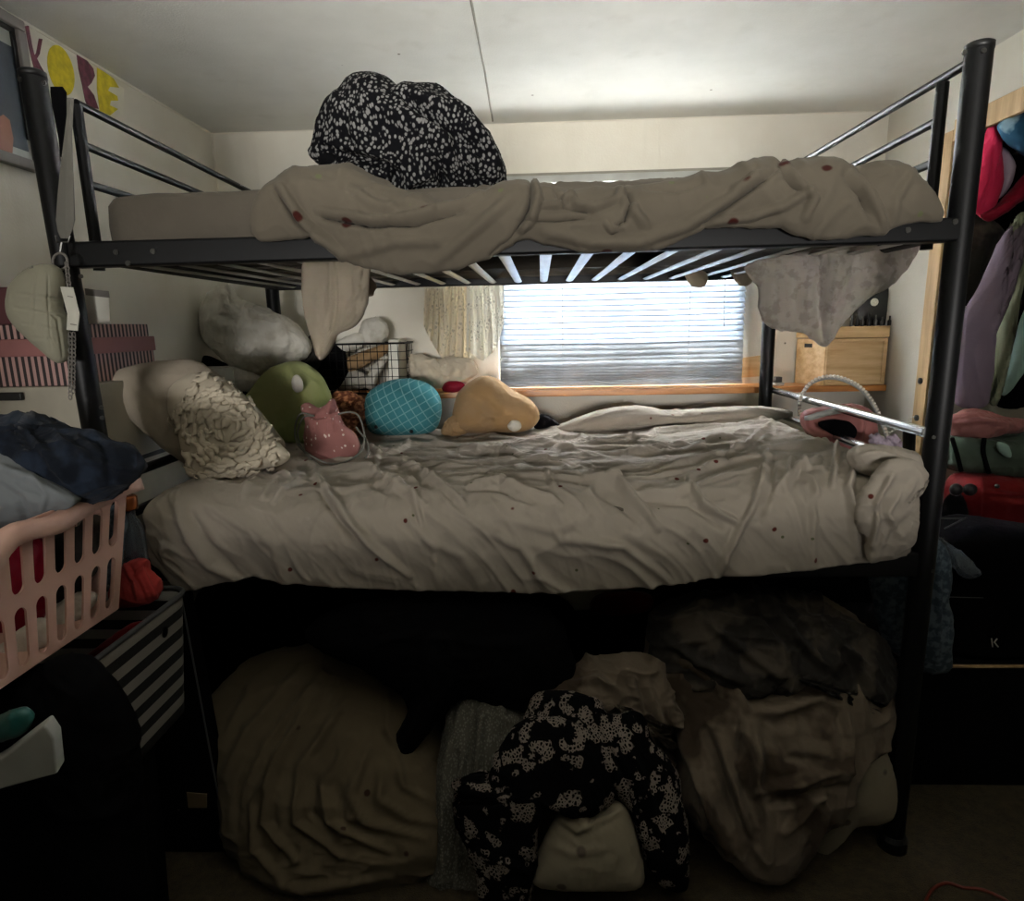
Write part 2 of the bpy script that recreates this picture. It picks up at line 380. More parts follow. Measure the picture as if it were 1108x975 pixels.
def softgeo(outline, Y, T, folds=(), cr=(.004, 20), stretch=(1, 1, 1), rot=0, sub=6, tilt=(0, 0), back=None, seed=1, box=1., big=0, center=None, zmin=None, wamt=.12):
    """A closed soft body: outline seen from the room, at depth Y, T thick towards the room, folded and crumpled."""
    pl = smooth_outline(outline); c2 = pl.mean(0) if center is None else np.array(center, float)
    P0 = at(c2[0], c2[1], Y); nrm = np.array([tilt[0], -1, tilt[1]], float)
    def onp(p): d = ray(*p); return CC+d*((P0-CC)@nrm)/(d@nrm)
    W3 = np.array([onp(p) for p in pl]); c3 = P0
    ang = np.arctan2(W3[:, 2]-c3[2], W3[:, 0]-c3[0]); o = np.argsort(ang); ang = ang[o]; W3 = W3[o]
    if sub not in ICO: ICO[sub] = ico(sub)
    V, F = ICO[sub]
    th = np.arctan2(V[:, 2], V[:, 0]); s = np.sqrt(V[:, 0]**2+V[:, 2]**2)
    A = np.concatenate([ang-2*math.pi, ang, ang+2*math.pi]); W = np.concatenate([W3]*3)
    B = np.stack([np.interp(th, A, W[:, k]) for k in range(3)], -1)
    ss = s**(1/box) if box != 1 else s
    P = c3+(B-c3)*ss[:, None]
    y = V[:, 1]; dep = np.sign(y)*np.abs(y)**(1/box)
    un = nrm/np.linalg.norm(nrm)
    P = P+un*np.where(y < 0, -dep*T, -dep*(back if back is not None else T))[:, None]
    n = vnormals(P, F)
    if n[np.argmax(V[:, 2])][2] < 0: n = -n
    h = foldsum(P, folds)*(y < .3)
    h = h+cr[0]*crumple(P, cr[1], seed, stretch, rot, wamt)
    if big: h = h+big*fbm(P*6, seed+30, 2)
    P = P+n*h[:, None]
    if zmin is not None: P[:, 2] = np.maximum(P[:, 2], zmin)
    return G().add(P, F)
def soft(name, label, cat, outline, Y, T, mat, parent=None, group=None, **k):
    o = mk(name, softgeo(outline, Y, T, **k), mat, parent, smooth=True, fix=False)
    if parent is None: tag(o, label, cat, group)
    elif label: o['label'] = label
    return o
def drape(top, bot, Y, nf, amp, nu=90, nv=60, flare=1.5, cr=(.004, 22), seed=3, lean=0, folds=()):
    """Hanging cloth between an upper and a lower edge, folds running down, deeper towards the hem."""
    t = np.linspace(0, 1, nu); top = np.array(top, float); bot = np.array(bot, float)
    def samp(P): 
        q = np.linspace(0, 1, len(P)); return np.stack([np.interp(t, q, P[:, 0]), np.interp(t, q, P[:, 1])], -1)
    a, b = samp(top), samp(bot); A = np.zeros((nu, nv, 3))
    for j in range(nv):
        v = j/(nv-1); p = a*(1-v)+b*v
        for i in range(nu):
            ph = nf*2*math.pi*(t[i]+.04*math.sin(7*t[i]+seed)+.03*math.sin(3*v+seed))
            A[i, j] = at(p[i][0], p[i][1], Y+lean*v+amp*(.35+flare*v*.5)*math.sin(ph)+amp*.4*math.sin(ph*2.3+1+2*v))
    P = A.reshape(-1, 3); h = cr[0]*crumple(P, cr[1], seed)+foldsum(P, folds); P = P+np.array([0, -1, 0])*h[:, None]
    return G().grid(P.reshape(nu, nv, 3))
def copy_part(o, parent=None, loc=None):
    c = o.copy(); C.objects.link(c); 
    if parent: c.parent = parent
    if loc is not None: c.location = loc
    return c
def catmull(P, n=8):
    P = [np.array(p, float) for p in P]; P = [2*P[0]-P[1]]+P+[2*P[-1]-P[-2]]; out = []
    for i in range(1, len(P)-2):
        a, b, c, d = P[i-1:i+3]
        for k in range(n):
            t = k/n; out.append(.5*((2*b)+(-a+c)*t+(2*a-5*b+4*c-d)*t*t+(-a+3*b-3*c+d)*t**3))
    out.append(P[-2]); return out

# ================================================================== THE ROOM
WX0, WX1, WZ0, WZ1 = -.16, .90, 1.085, 1.965
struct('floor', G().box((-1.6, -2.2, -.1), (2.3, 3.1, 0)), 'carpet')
struct('ceiling', G().box((-1.6, -2.2, CEIL), (2.3, 3.1, CEIL+.1)), 'ceil')
g = G(); g.box((-1.6, YW, 0), (WX0, YW+.12, CEIL)); g.box((WX1, YW, 0), (2.3, YW+.12, CEIL)); g.box((WX0, YW, 0), (WX1, YW+.12, WZ0)); g.box((WX0, YW, WZ1), (WX1, YW+.12, CEIL))
struct('wall_back', g, 'wall')
struct('wall_left', G().box((WL-.12, -2.2, 0), (WL, YW, CEIL)), 'wall')
g = G(); g.box((WR, 2.42, 0), (WR+.1, YW, CEIL)); g.box((WR, .6, 1.97), (WR+.1, 2.42, CEIL)); g.box((WR, -2.2, 0), (WR+.1, .6, CEIL))
struct('wall_right', g, 'wall')
g = G(); g.box((2.15, .5, 0), (2.25, 2.7, CEIL)); g.box((WR+.1, 2.62, 0), (2.15, 2.72, CEIL)); g.box((WR+.1, .48, 0), (2.15, .58, CEIL))
struct('wall_closet', g, 'wall')
g = G(); g.box((WR-.018, 2.36, 0), (WR, 2.43, 1.97)); g.box((WR-.018, .6, 1.93), (WR, 2.36, 2.0))
struct('trim_1', g, 'trimw', bevel=.003)
a, b = at(550, 191, YW), at(797, 187, YW)
struct('trim_2', G().box((WX0-.03, YW-.012, a[2]-.006), (WX1+.04, YW, a[2]+.008)), 'dirty', bevel=.002)
p0, p1 = atz(508, -8, CEIL), atz(533, 131, CEIL)
struct('trim_3', G().tube([p0, (p0+p1)/2+np.array([.004, 0, 0]), p1], .0035, 6), 'dirty')
x0 = at(714, 160, YW)[0]
struct('trim_4', G().box((x0-.003, YW-.003, 1.97), (x0+.003, YW, CEIL)), 'wall')
g = G(); g.tube([(WL, .2, CEIL), (WL, 2.8, CEIL)], .006, 6); g.tube([(WL, YW, CEIL), (WR, YW, CEIL)], .005, 6); g.tube([(WL, YW, 1), (WL, YW, CEIL)], .006, 6)
struct('trim_5', g, 'wall')
# window with its frame, glass and reveal
wf = G()
for a, b in (((WX0, WZ0), (WX0+.03, WZ1)), ((WX1-.03, WZ0), (WX1, WZ1)), ((WX0, WZ0), (WX1, WZ0+.03)), ((WX0, WZ1-.03), (WX1, WZ1)), ((.36, WZ0), (.39, WZ1))):
    wf.box((a[0], YW+.05, a[1]), (b[0], YW+.09, b[1]))
wfo = struct('window_1', wf, 'plaster', bevel=.003)
mk('pane', G().box((WX0+.03, YW+.068, WZ0+.03), (WX1-.03, YW+.072, WZ1-.03)), 'glass', wfo)

# window blind: pale slats that glow above, a dusty bunched stack below
bl = thing('window_blind', 'white horizontal slatted blind over the window, its lower slats bunched and bent', 'blind', ((WX0+WX1)/2, YW-.03, 1.09))
mk('head_rail', G().box((WX0, YW-.045, 1.925), (WX1, YW-.005, 1.955)), 'plaster', bl, bevel=.003)
def slat(z, x0, x1, wv, ang, matn, yy, sag=0, t=.0012, seed=0):
    nx = 30; A = np.zeros((nx, 5, 3))
    for i in range(nx):
        u = i/(nx-1); x = x0+(x1-x0)*u
        for j in range(5):
            q = (j/4-.5)*wv; cam_ = .0016*(1-(2*j/4-1)**2)
            A[i, j] = (x, yy+q*math.cos(ang)+cam_*math.sin(ang), z+q*math.sin(ang)+cam_*math.cos(ang)-sag*math.sin(math.pi*u)+.0012*math.sin(9*u+seed))
    return G().grid(A)
zs = 1.272; k = 0
while zs < 1.74:
    mk('slat', slat(zs, WX0+.005, WX1-.005, .034, .80+.04*math.sin(k), 'blind', YW-.025, .001, seed=k), 'blind', bl, solid=.0012, fix=False); zs += .0235; k += 1
for i, (zz, sg, an, wv) in enumerate(((1.254, .002, 1.2, .034), (1.230, .004, 1.3, .036), (1.206, -.002, 1.1, .034), (1.184, .003, 1.25, .034), (1.166, .002, 1.2, .03), (1.150, .0, 1.1, .026), (1.138, 0, 1.1, .024), (1.127, .0, 1.1, .022), (1.117, 0, 1.1, .022), (1.108, 0, 1.1, .022))):
    mk('slat', slat(zz, WX0+.005+.004*(i % 3), WX1-.008, wv, an, '', YW-.04, sg, seed=i), 'blindgrey', bl, solid=.0025, fix=False)['label'] = 'dusty grey bunched slat'
mk('bottom_rail', G().box((WX0+.004, YW-.055, 1.083), (WX1-.008, YW-.027, 1.1)), 'blindgrey', bl, bevel=.003)
for xx in (.12, .66): mk('ladder_cord', G().tube([(xx, YW-.04, 1.1), (xx, YW-.042, 1.5), (xx, YW-.04, 1.93)], .0012, 6), 'plaster', bl)
q = at(784, 340, YW-.06); mk('pull_cord', G().tube([(q[0], YW-.05, 1.93), (q[0], YW-.05, q[2]), (q[0]+.004, YW-.05, q[2]-.06)], .0014, 6), 'plaster', bl)

# shelf along the wall under the window
ZS = 1.079
sh = mk('window_shelf', G().box((WL+.002, YW-.17, ZS-.026), (WR-.002, YW-.001, ZS)), 'sill', bevel=.003)
tag(sh, 'long orange-brown wooden shelf running under the window', 'shelf')
# flaking plaster patch right of blind
q = at(818, 392, YW)
pt = mk('peeling_patch', G().prism([at(x, y, YW-.001) for x, y in ((797, 388), (812, 386), (826, 384), (826, 407), (797, 409))], (0, -.004, 0)), 'crate')
tag(pt, 'bare peeling tan patch on the wall right of the blind bottom', 'wall patch')

# ================================================================== THE BUNK BED
bed = thing('bunk_bed', 'black tubular metal bunk bed spanning the room', 'bunk bed', ((XL+XR)/2, D, 0))
def post(top, bot, r=.0255, capped=True):
    p, q = np.array(top), np.array(bot)
    o = mk('post', G().tube([q, q+(p-q)*.5, p], r, 28), 'black', bed, bevel=.002)
    for k in o.data.polygons: k.use_smooth = True
    return o
def bolt(par, p, r=.006, d=(0, -1, 0)):
    d = np.array(d, float); p = np.array(p)
    mk('bolt', G().tube([p, p+d*.003], r, 12).tube([p+d*.003, p+d*.0045], r*.55, 6), 'bolt', par)
ftl, fbl = at(35, 80, D), at(103, 470, D); dl = (fbl-ftl)/(fbl[2]-ftl[2]); fbl = ftl+dl*(0-ftl[2])
ftr, fbr = at(1060, 50, D), at(966, 905, D)
pl_ = post(ftl, fbl); pr_ = post(ftr, (fbr[0], D, 0))
pbl = post((at(297, 320, YB)[0]-.01, YB, 1.86), (at(304, 390, YB)[0], YB, 0), .026); pbr = post((at(831, 350, YB)[0], YB, 1.86), (at(830, 430, YB)[0], YB, 0), .026)
for px, py in ((1064, 55), (1043, 57)): bolt(pr_, at(px, py, D-.0255), .005)
for px, py in ((22, 86), (48, 90)): bolt(pl_, at(px, py, D-.0255), .005)
for px, py in ((88, 299), (110, 441), (111, 452)): bolt(pl_, at(px, py, D-.0255), .005)
for px, py in ((1010, 473), (1009, 618)): bolt(pr_, at(px, py, D-.0255), .004)
for px, py in ((1009, 412), (1005, 452)): bolt(pr_, at(px, py, D+.0)+np.array([-.0255, 0, 0]), .007, (-1, 0, 0))
for par, p in ((pl_, ftl), (pr_, ftr)): mk('post_cap', G().lathe([(.0265, -.008), (.0265, .004), (.021, .007), (.008, .008)], p, 28), 'blkp', par)
mk('foot_cap', G().lathe([(.034, 0), (.034, .03), (.028, .04)], (fbr[0], D, 0), 24), 'blkp', pr_)
# upper side rails
zt_l, zb_l = at(80, 262, D-.01)[2], at(80, 290, D-.01)[2]; zt_r, zb_r = at(1022, 236, D-.01)[2], at(1022, 262, D-.01)[2]
zt, zb = (zt_l+zt_r)/2, (zb_l+zb_r)/2
def rail(y0, y1, zl0, zl1, zr0, zr1, xa=XL, xb=XR):
    V = [(xa, y0, zl0), (xb, y0, zr0), (xb, y1, zr0), (xa, y1, zl0), (xa, y0, zl1), (xb, y0, zr1), (xb, y1, zr1), (xa, y1, zl1)]
    return G().add(V, [(0, 3, 2, 1), (4, 5, 6, 7), (0, 1, 5, 4), (1, 2, 6, 5), (2, 3, 7, 6), (3, 0, 4, 7)])
XLr = at(80, 275, D)[0]; XRr = at(1035, 250, D)[0]
ur = mk('side_rail', rail(D-.022, D+.018, zb_l, zt_l, zb_r, zt_r, XLr, XRr), 'black', bed, bevel=.006)
for px, py in ((126, 273), (166, 272), (139, 285), (982, 249), (1033, 240)): bolt(ur, at(px, py, D-.022), .006)
zbk = at(640, 306, YB)[2]
mk('side_rail', rail(YB-.02, YB+.02, zbk, zbk+.045, zbk, zbk+.045, at(300, 315, YB)[0], at(831, 305, YB)[0]), 'black', bed, bevel=.005)
for X0, X1 in ((XLr, pbl_x := at(300, 320, YB)[0]), (XRr, at(831, 305, YB)[0])):
    mk('end_rail', G().tube([(X0, D, zb+.03), (X1, YB, zb+.03)], .018, 14), 'black', bed)
# slats
xs0, xs1 = at(95, 290, D)[0], at(1015, 262, D)[0]; xb0, xb1 = at(306, 318, YB)[0], at(824, 303, YB)[0]
NS = 19
for i in range(NS):
    u = (i+.5)/NS; x = xs0+(xs1-xs0)*u; x2 = xb0+(xb1-xb0)*u
    A = np.zeros((2, 7, 3))
    for k in range(7):
        q = k/6*2-1
        A[0, k] = (x+q*.014, D+.02, zb+.012-.004*(1-q*q)); A[1, k] = (x2+q*.014, YB-.02, zbk+.010-.004*(1-q*q))
    mk('slat', G().grid(A), 'slat', bed, solid=.002, fix=False)
# end guard rails of the top bunk
sl = ax_ = atx(84, 110, XL); sb = atx(100, 255, XL)
ys = (sl[1]+sb[1])/2
mk('guard_strut', G().tube([(XL, ys, 1.50), (XL, ys, 1.872)], .013, 14), 'black', bed)
for px, py, qx, qy in ((85, 113, 275, 210), (90, 157, 225, 213), (98, 200, 165, 220)):
    z = (atx(px, py, XL)[2]+atx(qx, qy, XL)[2])/2
    z0, z1 = atx(px, py, XL)[2], atx(qx, qy, XL)[2]
    zz = z0 if abs(z0-z1) < .05 else z
    mk('guard_rail', G().tube([(XL, ys, z0), (XL-.0, YB-.02, z0+(z1-z0)*min(1.5, (YB-ys)/(max(atx(qx, qy, XL)[1]-ys, .3))))], .0095, 12), 'black', bed)
XG = at(1050, 150, D)[0]
st = atx(1020, 90, XG); sb = atx(1010, 195, XG); ysr = (st[1]+sb[1])/2
mk('guard_strut', G().tube([(XG, ysr, 1.5), (XG, ysr, st[2])], .013, 14), 'black', bed)
for px, py, qx, qy, sy in ((1042, 72, 880, 168, D), (1014, 131, 922, 180, ysr), (1008, 177, 993, 182, ysr)):
    a = atx(px, py, XG); b = atx(qx, qy, XG); zf = lambda y: a[2]+(b[2]-a[2])*(y-a[1])/(b[1]-a[1]+1e-9)
    ye = YB-.05; zz = zf(ye)
    if abs(b[1]-a[1]) < .25: zz = a[2]; 
    mk('guard_rail', G().tube([(XG, sy, a[2]), (XG, ye, zz)], .0095, 12), 'black', bed)
# lower bunk frame
z1, z0 = at(975, 596, D)[2], at(975, 622, D)[2]
mk('side_rail', G().box((XL, D-.015, z0), (XR-.0, D+.02, z1)), 'black', bed, bevel=.005)
mk('side_rail', G().box((-1.03, YB-.02, z0), (XR, YB+.02, z1)), 'black', bed, bevel=.005)
for k in range(10):
    x = -.9+k*.19; mk('slat', G().box((x-.02, D+.02, z0+.01), (x+.02, YB-.02, z0+.018)), 'black', bed)
xr2 = at(1000, 467, D)[0]; a = at(1003, 468, D); b = at(836, 422, YB)
mk('end_rail', G().tube([a, b], .0125, 14), 'chrome', bed)['label'] = 'worn shiny end rail'
a2 = at(1000, 508, D); b2 = at(838, 447, YB)
mk('end_rail', G().tube([a2, b2], .0125, 14), 'chrome', bed)['label'] = 'worn shiny end rail'
c = at(984, 462, 1.56); c2 = at(983, 495, 1.56)
mk('rail_bracket', G().tube([c, c2], .014, 12), 'black', bed)
for zz in (.90, 1.0):
    mk('end_rail', G().tube([(-1.03, D, zz), (-1.03, YB, zz)], .0125, 12), 'black', bed)

# ================================================================== MATTRESSES AND BEDDING
def mattress(x0, x1, y0, y1, z0, z1, r=.035, bulge=.004, fr=5):
    # rounded slab ring profile swept round a rounded rectangle
    prof = [(0, z0), (-r*.3, z0), (-.0, z0+r*.5), (.006, z0+(z1-z0)*.5), (0, z1-r*.5), (-r*.35, z1-r*.08), (-r, z1)]
    path = []; n = 40; R = .06
    for cx, cy, a0 in ((x1-R, y1-R, 0), (x0+R, y1-R, 90), (x0+R, y0+R, 180), (x1-R, y0+R, 270)):
        for k in range(9):
            a = math.radians(a0+k*90/8); path.append((cx, cy, R, math.cos(a), math.sin(a)))
    L = []
    for i in range(len(path)):
        a = path[i]; b = path[(i+1) % len(path)]
        pa = np.array([a[0]+a[2]*a[3], a[1]+a[2]*a[4]]); pb = np.array([b[0]+b[2]*b[3], b[1]+b[2]*b[4]])
        m = max(1, int(np.linalg.norm(pb-pa)/.02))
        for k in range(m):
            t = k/m; L.append((a[0]*(1-t)+b[0]*t, a[1]*(1-t)+b[1]*t, a[3]*(1-t)+b[3]*t, a[4]*(1-t)+b[4]*t))
    A = np.zeros((len(L), len(prof)+2, 3))
    cx, cy = (x0+x1)/2, (y0+y1)/2
    for i, (ax_, ay, dx, dy) in enumerate(L):
        for j, (o, z) in enumerate(prof): A[i, j+1] = (ax_+dx*(R+o), ay+dy*(R+o), z)
        A[i, 0] = (cx+(ax_-cx)*.5, cy+(ay-cy)*.5, z0); A[i, -1] = (cx+(ax_-cx)*.5, cy+(ay-cy)*.5, z1)
    P = A.reshape(-1, 3)
    P[:, 2] += bulge*fbm(P*np.array([fr, fr, 14]), 4)*2
    P[:, :2] += bulge*fbm(P*np.array([3, 3, 45]), 8)[:, None]
    return G().grid(P.reshape(A.shape), cu=True)
zm1 = at(180, 213, D+.05)[2]
mo = mk('mattress', mattress(at(103, 240, D+.02)[0]+.005, XR-.05, D+.02, YB-.03, zbk+.028, zm1, bulge=.009), 'matt')
tag(mo, 'thin worn grey mattress on the top bunk, left end bare', 'mattress')
mo = mk('mattress', mattress(-.89, XR-.05, D+.0, YB-.02, z1-.015, .915), 'matt')
tag(mo, 'mattress of the lower bunk hidden under the cream floral sheet', 'mattress')

# duvet along the front edge of the top bunk
TOP = [(271, 246), (275, 215), (286, 203), (305, 190), (334, 182), (370, 180), (400, 197), (440, 214), (475, 218), (520, 208), (560, 199), (575, 201), (590, 198), (610, 204), (640, 203), (680, 201), (717, 197), (755, 193), (793, 187), (827, 175), (842, 170), (853, 177), (894, 171), (911, 174), (928, 186), (957, 178), (980, 178), (998, 192), (1012, 210), (1021, 232)]
HEM = [(271, 250), (279, 257), (300, 257), (325, 255), (341, 257), (352, 268), (380, 284), (422, 293), (464, 295), (500, 287), (532, 277), (556, 259), (572, 257), (601, 265), (636, 273), (682, 272), (717, 266), (764, 245), (800, 245), (847, 242), (865, 252), (899, 257), (940, 250), (998, 238), (1021, 236)]
def curve(px, L): L = np.array(L, float); return np.interp(px, L[:, 0], L[:, 1])
nu, nv = 420, 110; A = np.zeros((nu, nv, 3))
for i in range(nu):
    u = i/(nu-1); px = 271+(1021-271)*u; ty, hy = curve(px, TOP), curve(px, HEM)
    X = at(px, (ty+hy)/2, D-.04)[0]; zt_ = at(px, ty, D+.04)[2]; zh = at(px, hy, D-.055)[2]; h = max(zt_-zh, .01)
    e = min(1, min(u, 1-u)/.05)**.5; zm = zm1+.012
    bz = zm+(zt_-zm)*.5
    K = [(D+.75, zm+.01), (D+.45, zm+.012+.02*e), (D+.25, max(zm+.02, bz)), (D+.12, max(zm, zt_-.012)), (D+.05, zt_), (D-.0-.015*e, zt_-.10*h), (D-.03-.022*e, zt_-.38*h), (D-.03-.03*e, zt_-.7*h), (D-.03-.022*e, zh+.04*h), (D-.028-.012*e, zh)]
    Cv = np.array(catmull([(0, a, b) for a, b in K], 12)); q = np.linspace(0, 1, len(Cv))
    for j in range(nv):
        t = (j/(nv-1))**.7; A[i, j] = (X, np.interp(t, q, Cv[:, 1]), np.interp(t, q, Cv[:, 2]))
P = A.reshape(-1, 3); Fq = G().grid(A).f; n = vnormals(P, Fq); n = -n if n[(nu//2)*nv+nv//2][1] > 0 else n
FD = [([(305, 205), (325, 235), (345, 255), (372, 275)], 5, .016), ([(300, 208), (320, 240), (335, 254)], 4, -.012), ([(345, 228), (400, 238), (440, 238), (490, 226), (520, 212)], 5, .012), ([(350, 236), (400, 246), (450, 245), (500, 228)], 4, -.012),
      ([(380, 205), (400, 220), (440, 232)], 6, .008), ([(545, 262), (575, 240), (583, 215), (578, 200)], 4, .014), ([(532, 275), (560, 250), (572, 225), (575, 203)], 4, -.014), ([(470, 285), (500, 260), (530, 235), (560, 210)], 7, .008), ([(380, 275), (430, 262), (480, 262)], 7, .007),
      ([(585, 222), (605, 222), (618, 210)], 4, .010), ([(618, 212), (625, 222), (645, 226), (665, 215), (678, 204)], 4, .011), ([(600, 205), (612, 225), (640, 232)], 4, -.010), ([(677, 205), (682, 222), (675, 240), (665, 250)], 4, -.014), ([(670, 205), (688, 232), (700, 245)], 6, .010), ([(655, 242), (662, 250), (672, 246), (675, 238)], 3, .010),
      ([(590, 250), (640, 262), (690, 262), (740, 245), (790, 215), (830, 185)], 7, .010), ([(760, 243), (790, 222), (820, 200), (845, 185)], 4, -.014), ([(795, 205), (840, 190), (848, 180)], 5, .010), ([(850, 182), (865, 200), (880, 215), (870, 235)], 5, .012), ([(842, 178), (856, 200), (872, 208)], 4, -.012), ([(765, 240), (810, 235), (850, 222), (880, 205)], 5, .010),
      ([(920, 190), (940, 210), (950, 230), (955, 245)], 6, .012), ([(912, 190), (930, 212), (938, 235)], 5, -.010), ([(985, 190), (970, 215), (965, 240)], 6, .006), ([(700, 205), (730, 208), (760, 200)], 4, -.008), ([(560, 240), (600, 240), (650, 236)], 4, -.007)]
h = foldsum(P, [(a, b*.8, c*1.65) for a, b, c in FD])+.015*crumple(P, 7, 5, (1, 1, .8), .5, .2)+.005*fbm(P*7, 8, 2)
fade = np.clip(np.minimum(np.repeat(np.arange(nu), nv), nu-1-np.repeat(np.arange(nu), nv))/12, 0, 1)
P = P+n*(h*fade)[:, None]
du = mk('duvet', G().grid(P.reshape(nu, nv, 3)), 'duvet', solid=.008, fix=False, smooth=True)
tag(du, 'rumpled beige floral duvet slumping over the front rail of the top bunk', 'duvet')
# scatter of frilly edge bits behind it
# black spotted blanket
O = [(347, 170), (349, 148), (357, 118), (373, 108), (383, 94), (399, 88), (422, 94), (438, 104), (451, 99), (474, 102), (497, 115), (519, 138), (539, 161), (546, 190), (543, 206), (505, 215), (461, 224), (402, 224), (380, 212), (368, 190), (348, 178)]
FB = [([(436, 104), (465, 125), (500, 150), (525, 170)], 5, -.04), ([(450, 103), (490, 120), (520, 150), (538, 185)], 8, .02), ([(363, 165), (390, 172), (420, 178), (432, 195)], 6, -.045), ([(375, 120), (372, 145), (385, 160)], 5, -.02), ([(400, 110), (430, 125), (470, 145), (490, 175)], 10, .02), ([(372, 180), (380, 200), (410, 212)], 7, .02),
      ([(470, 175), (480, 195), (475, 210)], 5, -.03), ([(420, 190), (425, 175), (405, 170)], 6, .025), ([(430, 205), (450, 190), (475, 185)], 6, .02), ([(490, 150), (500, 175), (520, 200)], 5, -.02), ([(350, 160), (365, 170), (375, 178)], 5, -.04)]
soft('spotted_blanket', 'black fleece blanket with white spots bundled on the top bunk', 'blanket', O, 1.62, .15, 'dots', folds=FB, cr=(.014, 7), big=.02, box=1.3, sub=7, seed=4)
soft('dark_cushion', 'small plain black cloth poking out left of the spotted blanket', 'cloth', [(345, 172), (352, 163), (366, 166), (374, 176), (368, 186), (350, 184)], 1.56, .04, 'darkcloth', sub=4)

# duvet corner hanging down through the slats on the left
A_ = [(330, 282), (345, 280), (375, 280), (398, 282), (400, 300), (397, 330), (385, 352), (365, 362), (358, 378), (348, 390), (342, 384), (337, 365), (330, 340), (327, 310)]
soft('hanging_cloth', 'pale cloth hanging in a point below the left part of the top bunk', 'cloth', A_, 1.56, .03, 'hang', folds=[([(361, 285), (362, 330), (360, 355)], 3, -.02), ([(345, 290), (345, 340), (350, 380)], 6, .01), ([(380, 290), (383, 330)], 5, .008), ([(395, 310), (380, 325), (372, 345)], 3, .006)], cr=(.003, 16), center=(360, 325), box=1.3)
# sheer floral cloth hanging on the right
g = drape([(806, 285), (850, 290), (900, 276), (960, 266), (994, 262)], [(822, 345), (838, 358), (866, 360), (893, 374), (905, 352)], 1.95, 4.5, .03, cr=(.004, 24), flare=1)
O = [(806, 288), (850, 276), (900, 268), (960, 264), (994, 262), (985, 285), (965, 308), (940, 322), (920, 340), (906, 355), (893, 375), (880, 368), (868, 360), (845, 358), (830, 352), (822, 335), (820, 310)]
soft('sheer_cloth', 'sheer cloth with small flowers hanging under the right end of the top bunk', 'cloth', O, 1.75, .03, 'curtain', folds=[([(890, 275), (888, 330), (892, 368)], 4, -.02), ([(903, 285), (897, 340)], 4, .014), ([(925, 280), (915, 320), (895, 350)], 4, -.012), ([(945, 275), (950, 295), (975, 290)], 5, .012), ([(840, 290), (845, 350)], 6, .008), ([(860, 290), (862, 355)], 4, .008), ([(875, 288), (872, 350)], 4, -.008)], cr=(.005, 22), sub=7, center=(890, 310), box=1.4, tilt=(0, .0))
for O, yy, lb in (([(741, 297), (752, 292), (764, 296), (765, 306), (758, 311), (748, 309)], 2.4, 'small cloth tuft poking down between slats, left one of two above the blind'),
                  ([(790, 290), (803, 288), (815, 294), (813, 306), (800, 308)], 2.4, 'small cloth tuft between slats just left of the sheer hanging cloth'),
                  ([(390, 303), (398, 298), (406, 308), (402, 320), (392, 318)], 1.7, 'small cloth tuft at the right of the pointed hanging cloth')):
    soft('cloth_tuft', lb, 'cloth', O, yy, .02, 'hang', cr=(.006, 30), sub=4)

# fitted sheet on the lower bunk: over the top, round the front edge, down to the hem
CZ = [(155, 541), (200, 533), (300, 541), (420, 537), (560, 533), (700, 537), (790, 528), (850, 517), (900, 506), (985, 492)]
HM = [(155, 610), (170, 618), (190, 641), (205, 640), (240, 632), (275, 624), (300, 632), (400, 637), (520, 640), (600, 642), (700, 637), (800, 622), (860, 618), (920, 611), (990, 604)]
nu, nv = 560, 260; A = np.zeros((nu, nv, 3)); ZTOP = np.zeros(nu)
for i in range(nu):
    u = i/(nu-1); px = 157+(988-157)*u; X = at(px, 560, D)[0]
    zc = at(px, curve(px, CZ), D+.03)[2]; zh = at(px, curve(px, HM), D-.035)[2]
    zb2 = .930+.02*u+.035*max(0, (u-.6)/.4)**1.2; zc = min(zc, .985)
    e = min(1, u/.03, (1-u)/.03)**.5
    ym = (D+YB)/2; K = [(YB-.01, zb2-.03), (YB-.05, zb2), (ym+.3, zb2-.0), (ym-.1, (zb2+zc)/2), (D+.16, zc+.004), (D+.07, zc), (D+.0, zc-.022), (D-.03*e, zc-.07), (D-.037*e, (zc+zh)/2), (D-.033*e, zh+.03), (D-.03*e, zh)]
    Cv = np.array(catmull([(0, a, b) for a, b in K], 12)); L = np.concatenate([[0], np.cumsum(np.linalg.norm(np.diff(Cv, axis=0), axis=1))]); L /= L[-1]
    for j in range(nv):
        t = j/(nv-1); t = t**.75; yy = np.interp(t, L, Cv[:, 1])
        flare = 1+.0*t
        xx = X if yy < D+.02 else X*(1-(0.0)*(yy-D))
        A[i, j] = (xx, yy, np.interp(t, L, Cv[:, 2]))
P = A.reshape(-1, 3); Fq = G().grid(A).f; n = vnormals(P, Fq); n = -n if n[(nu//2)*nv+nv-20][1] > 0 else n
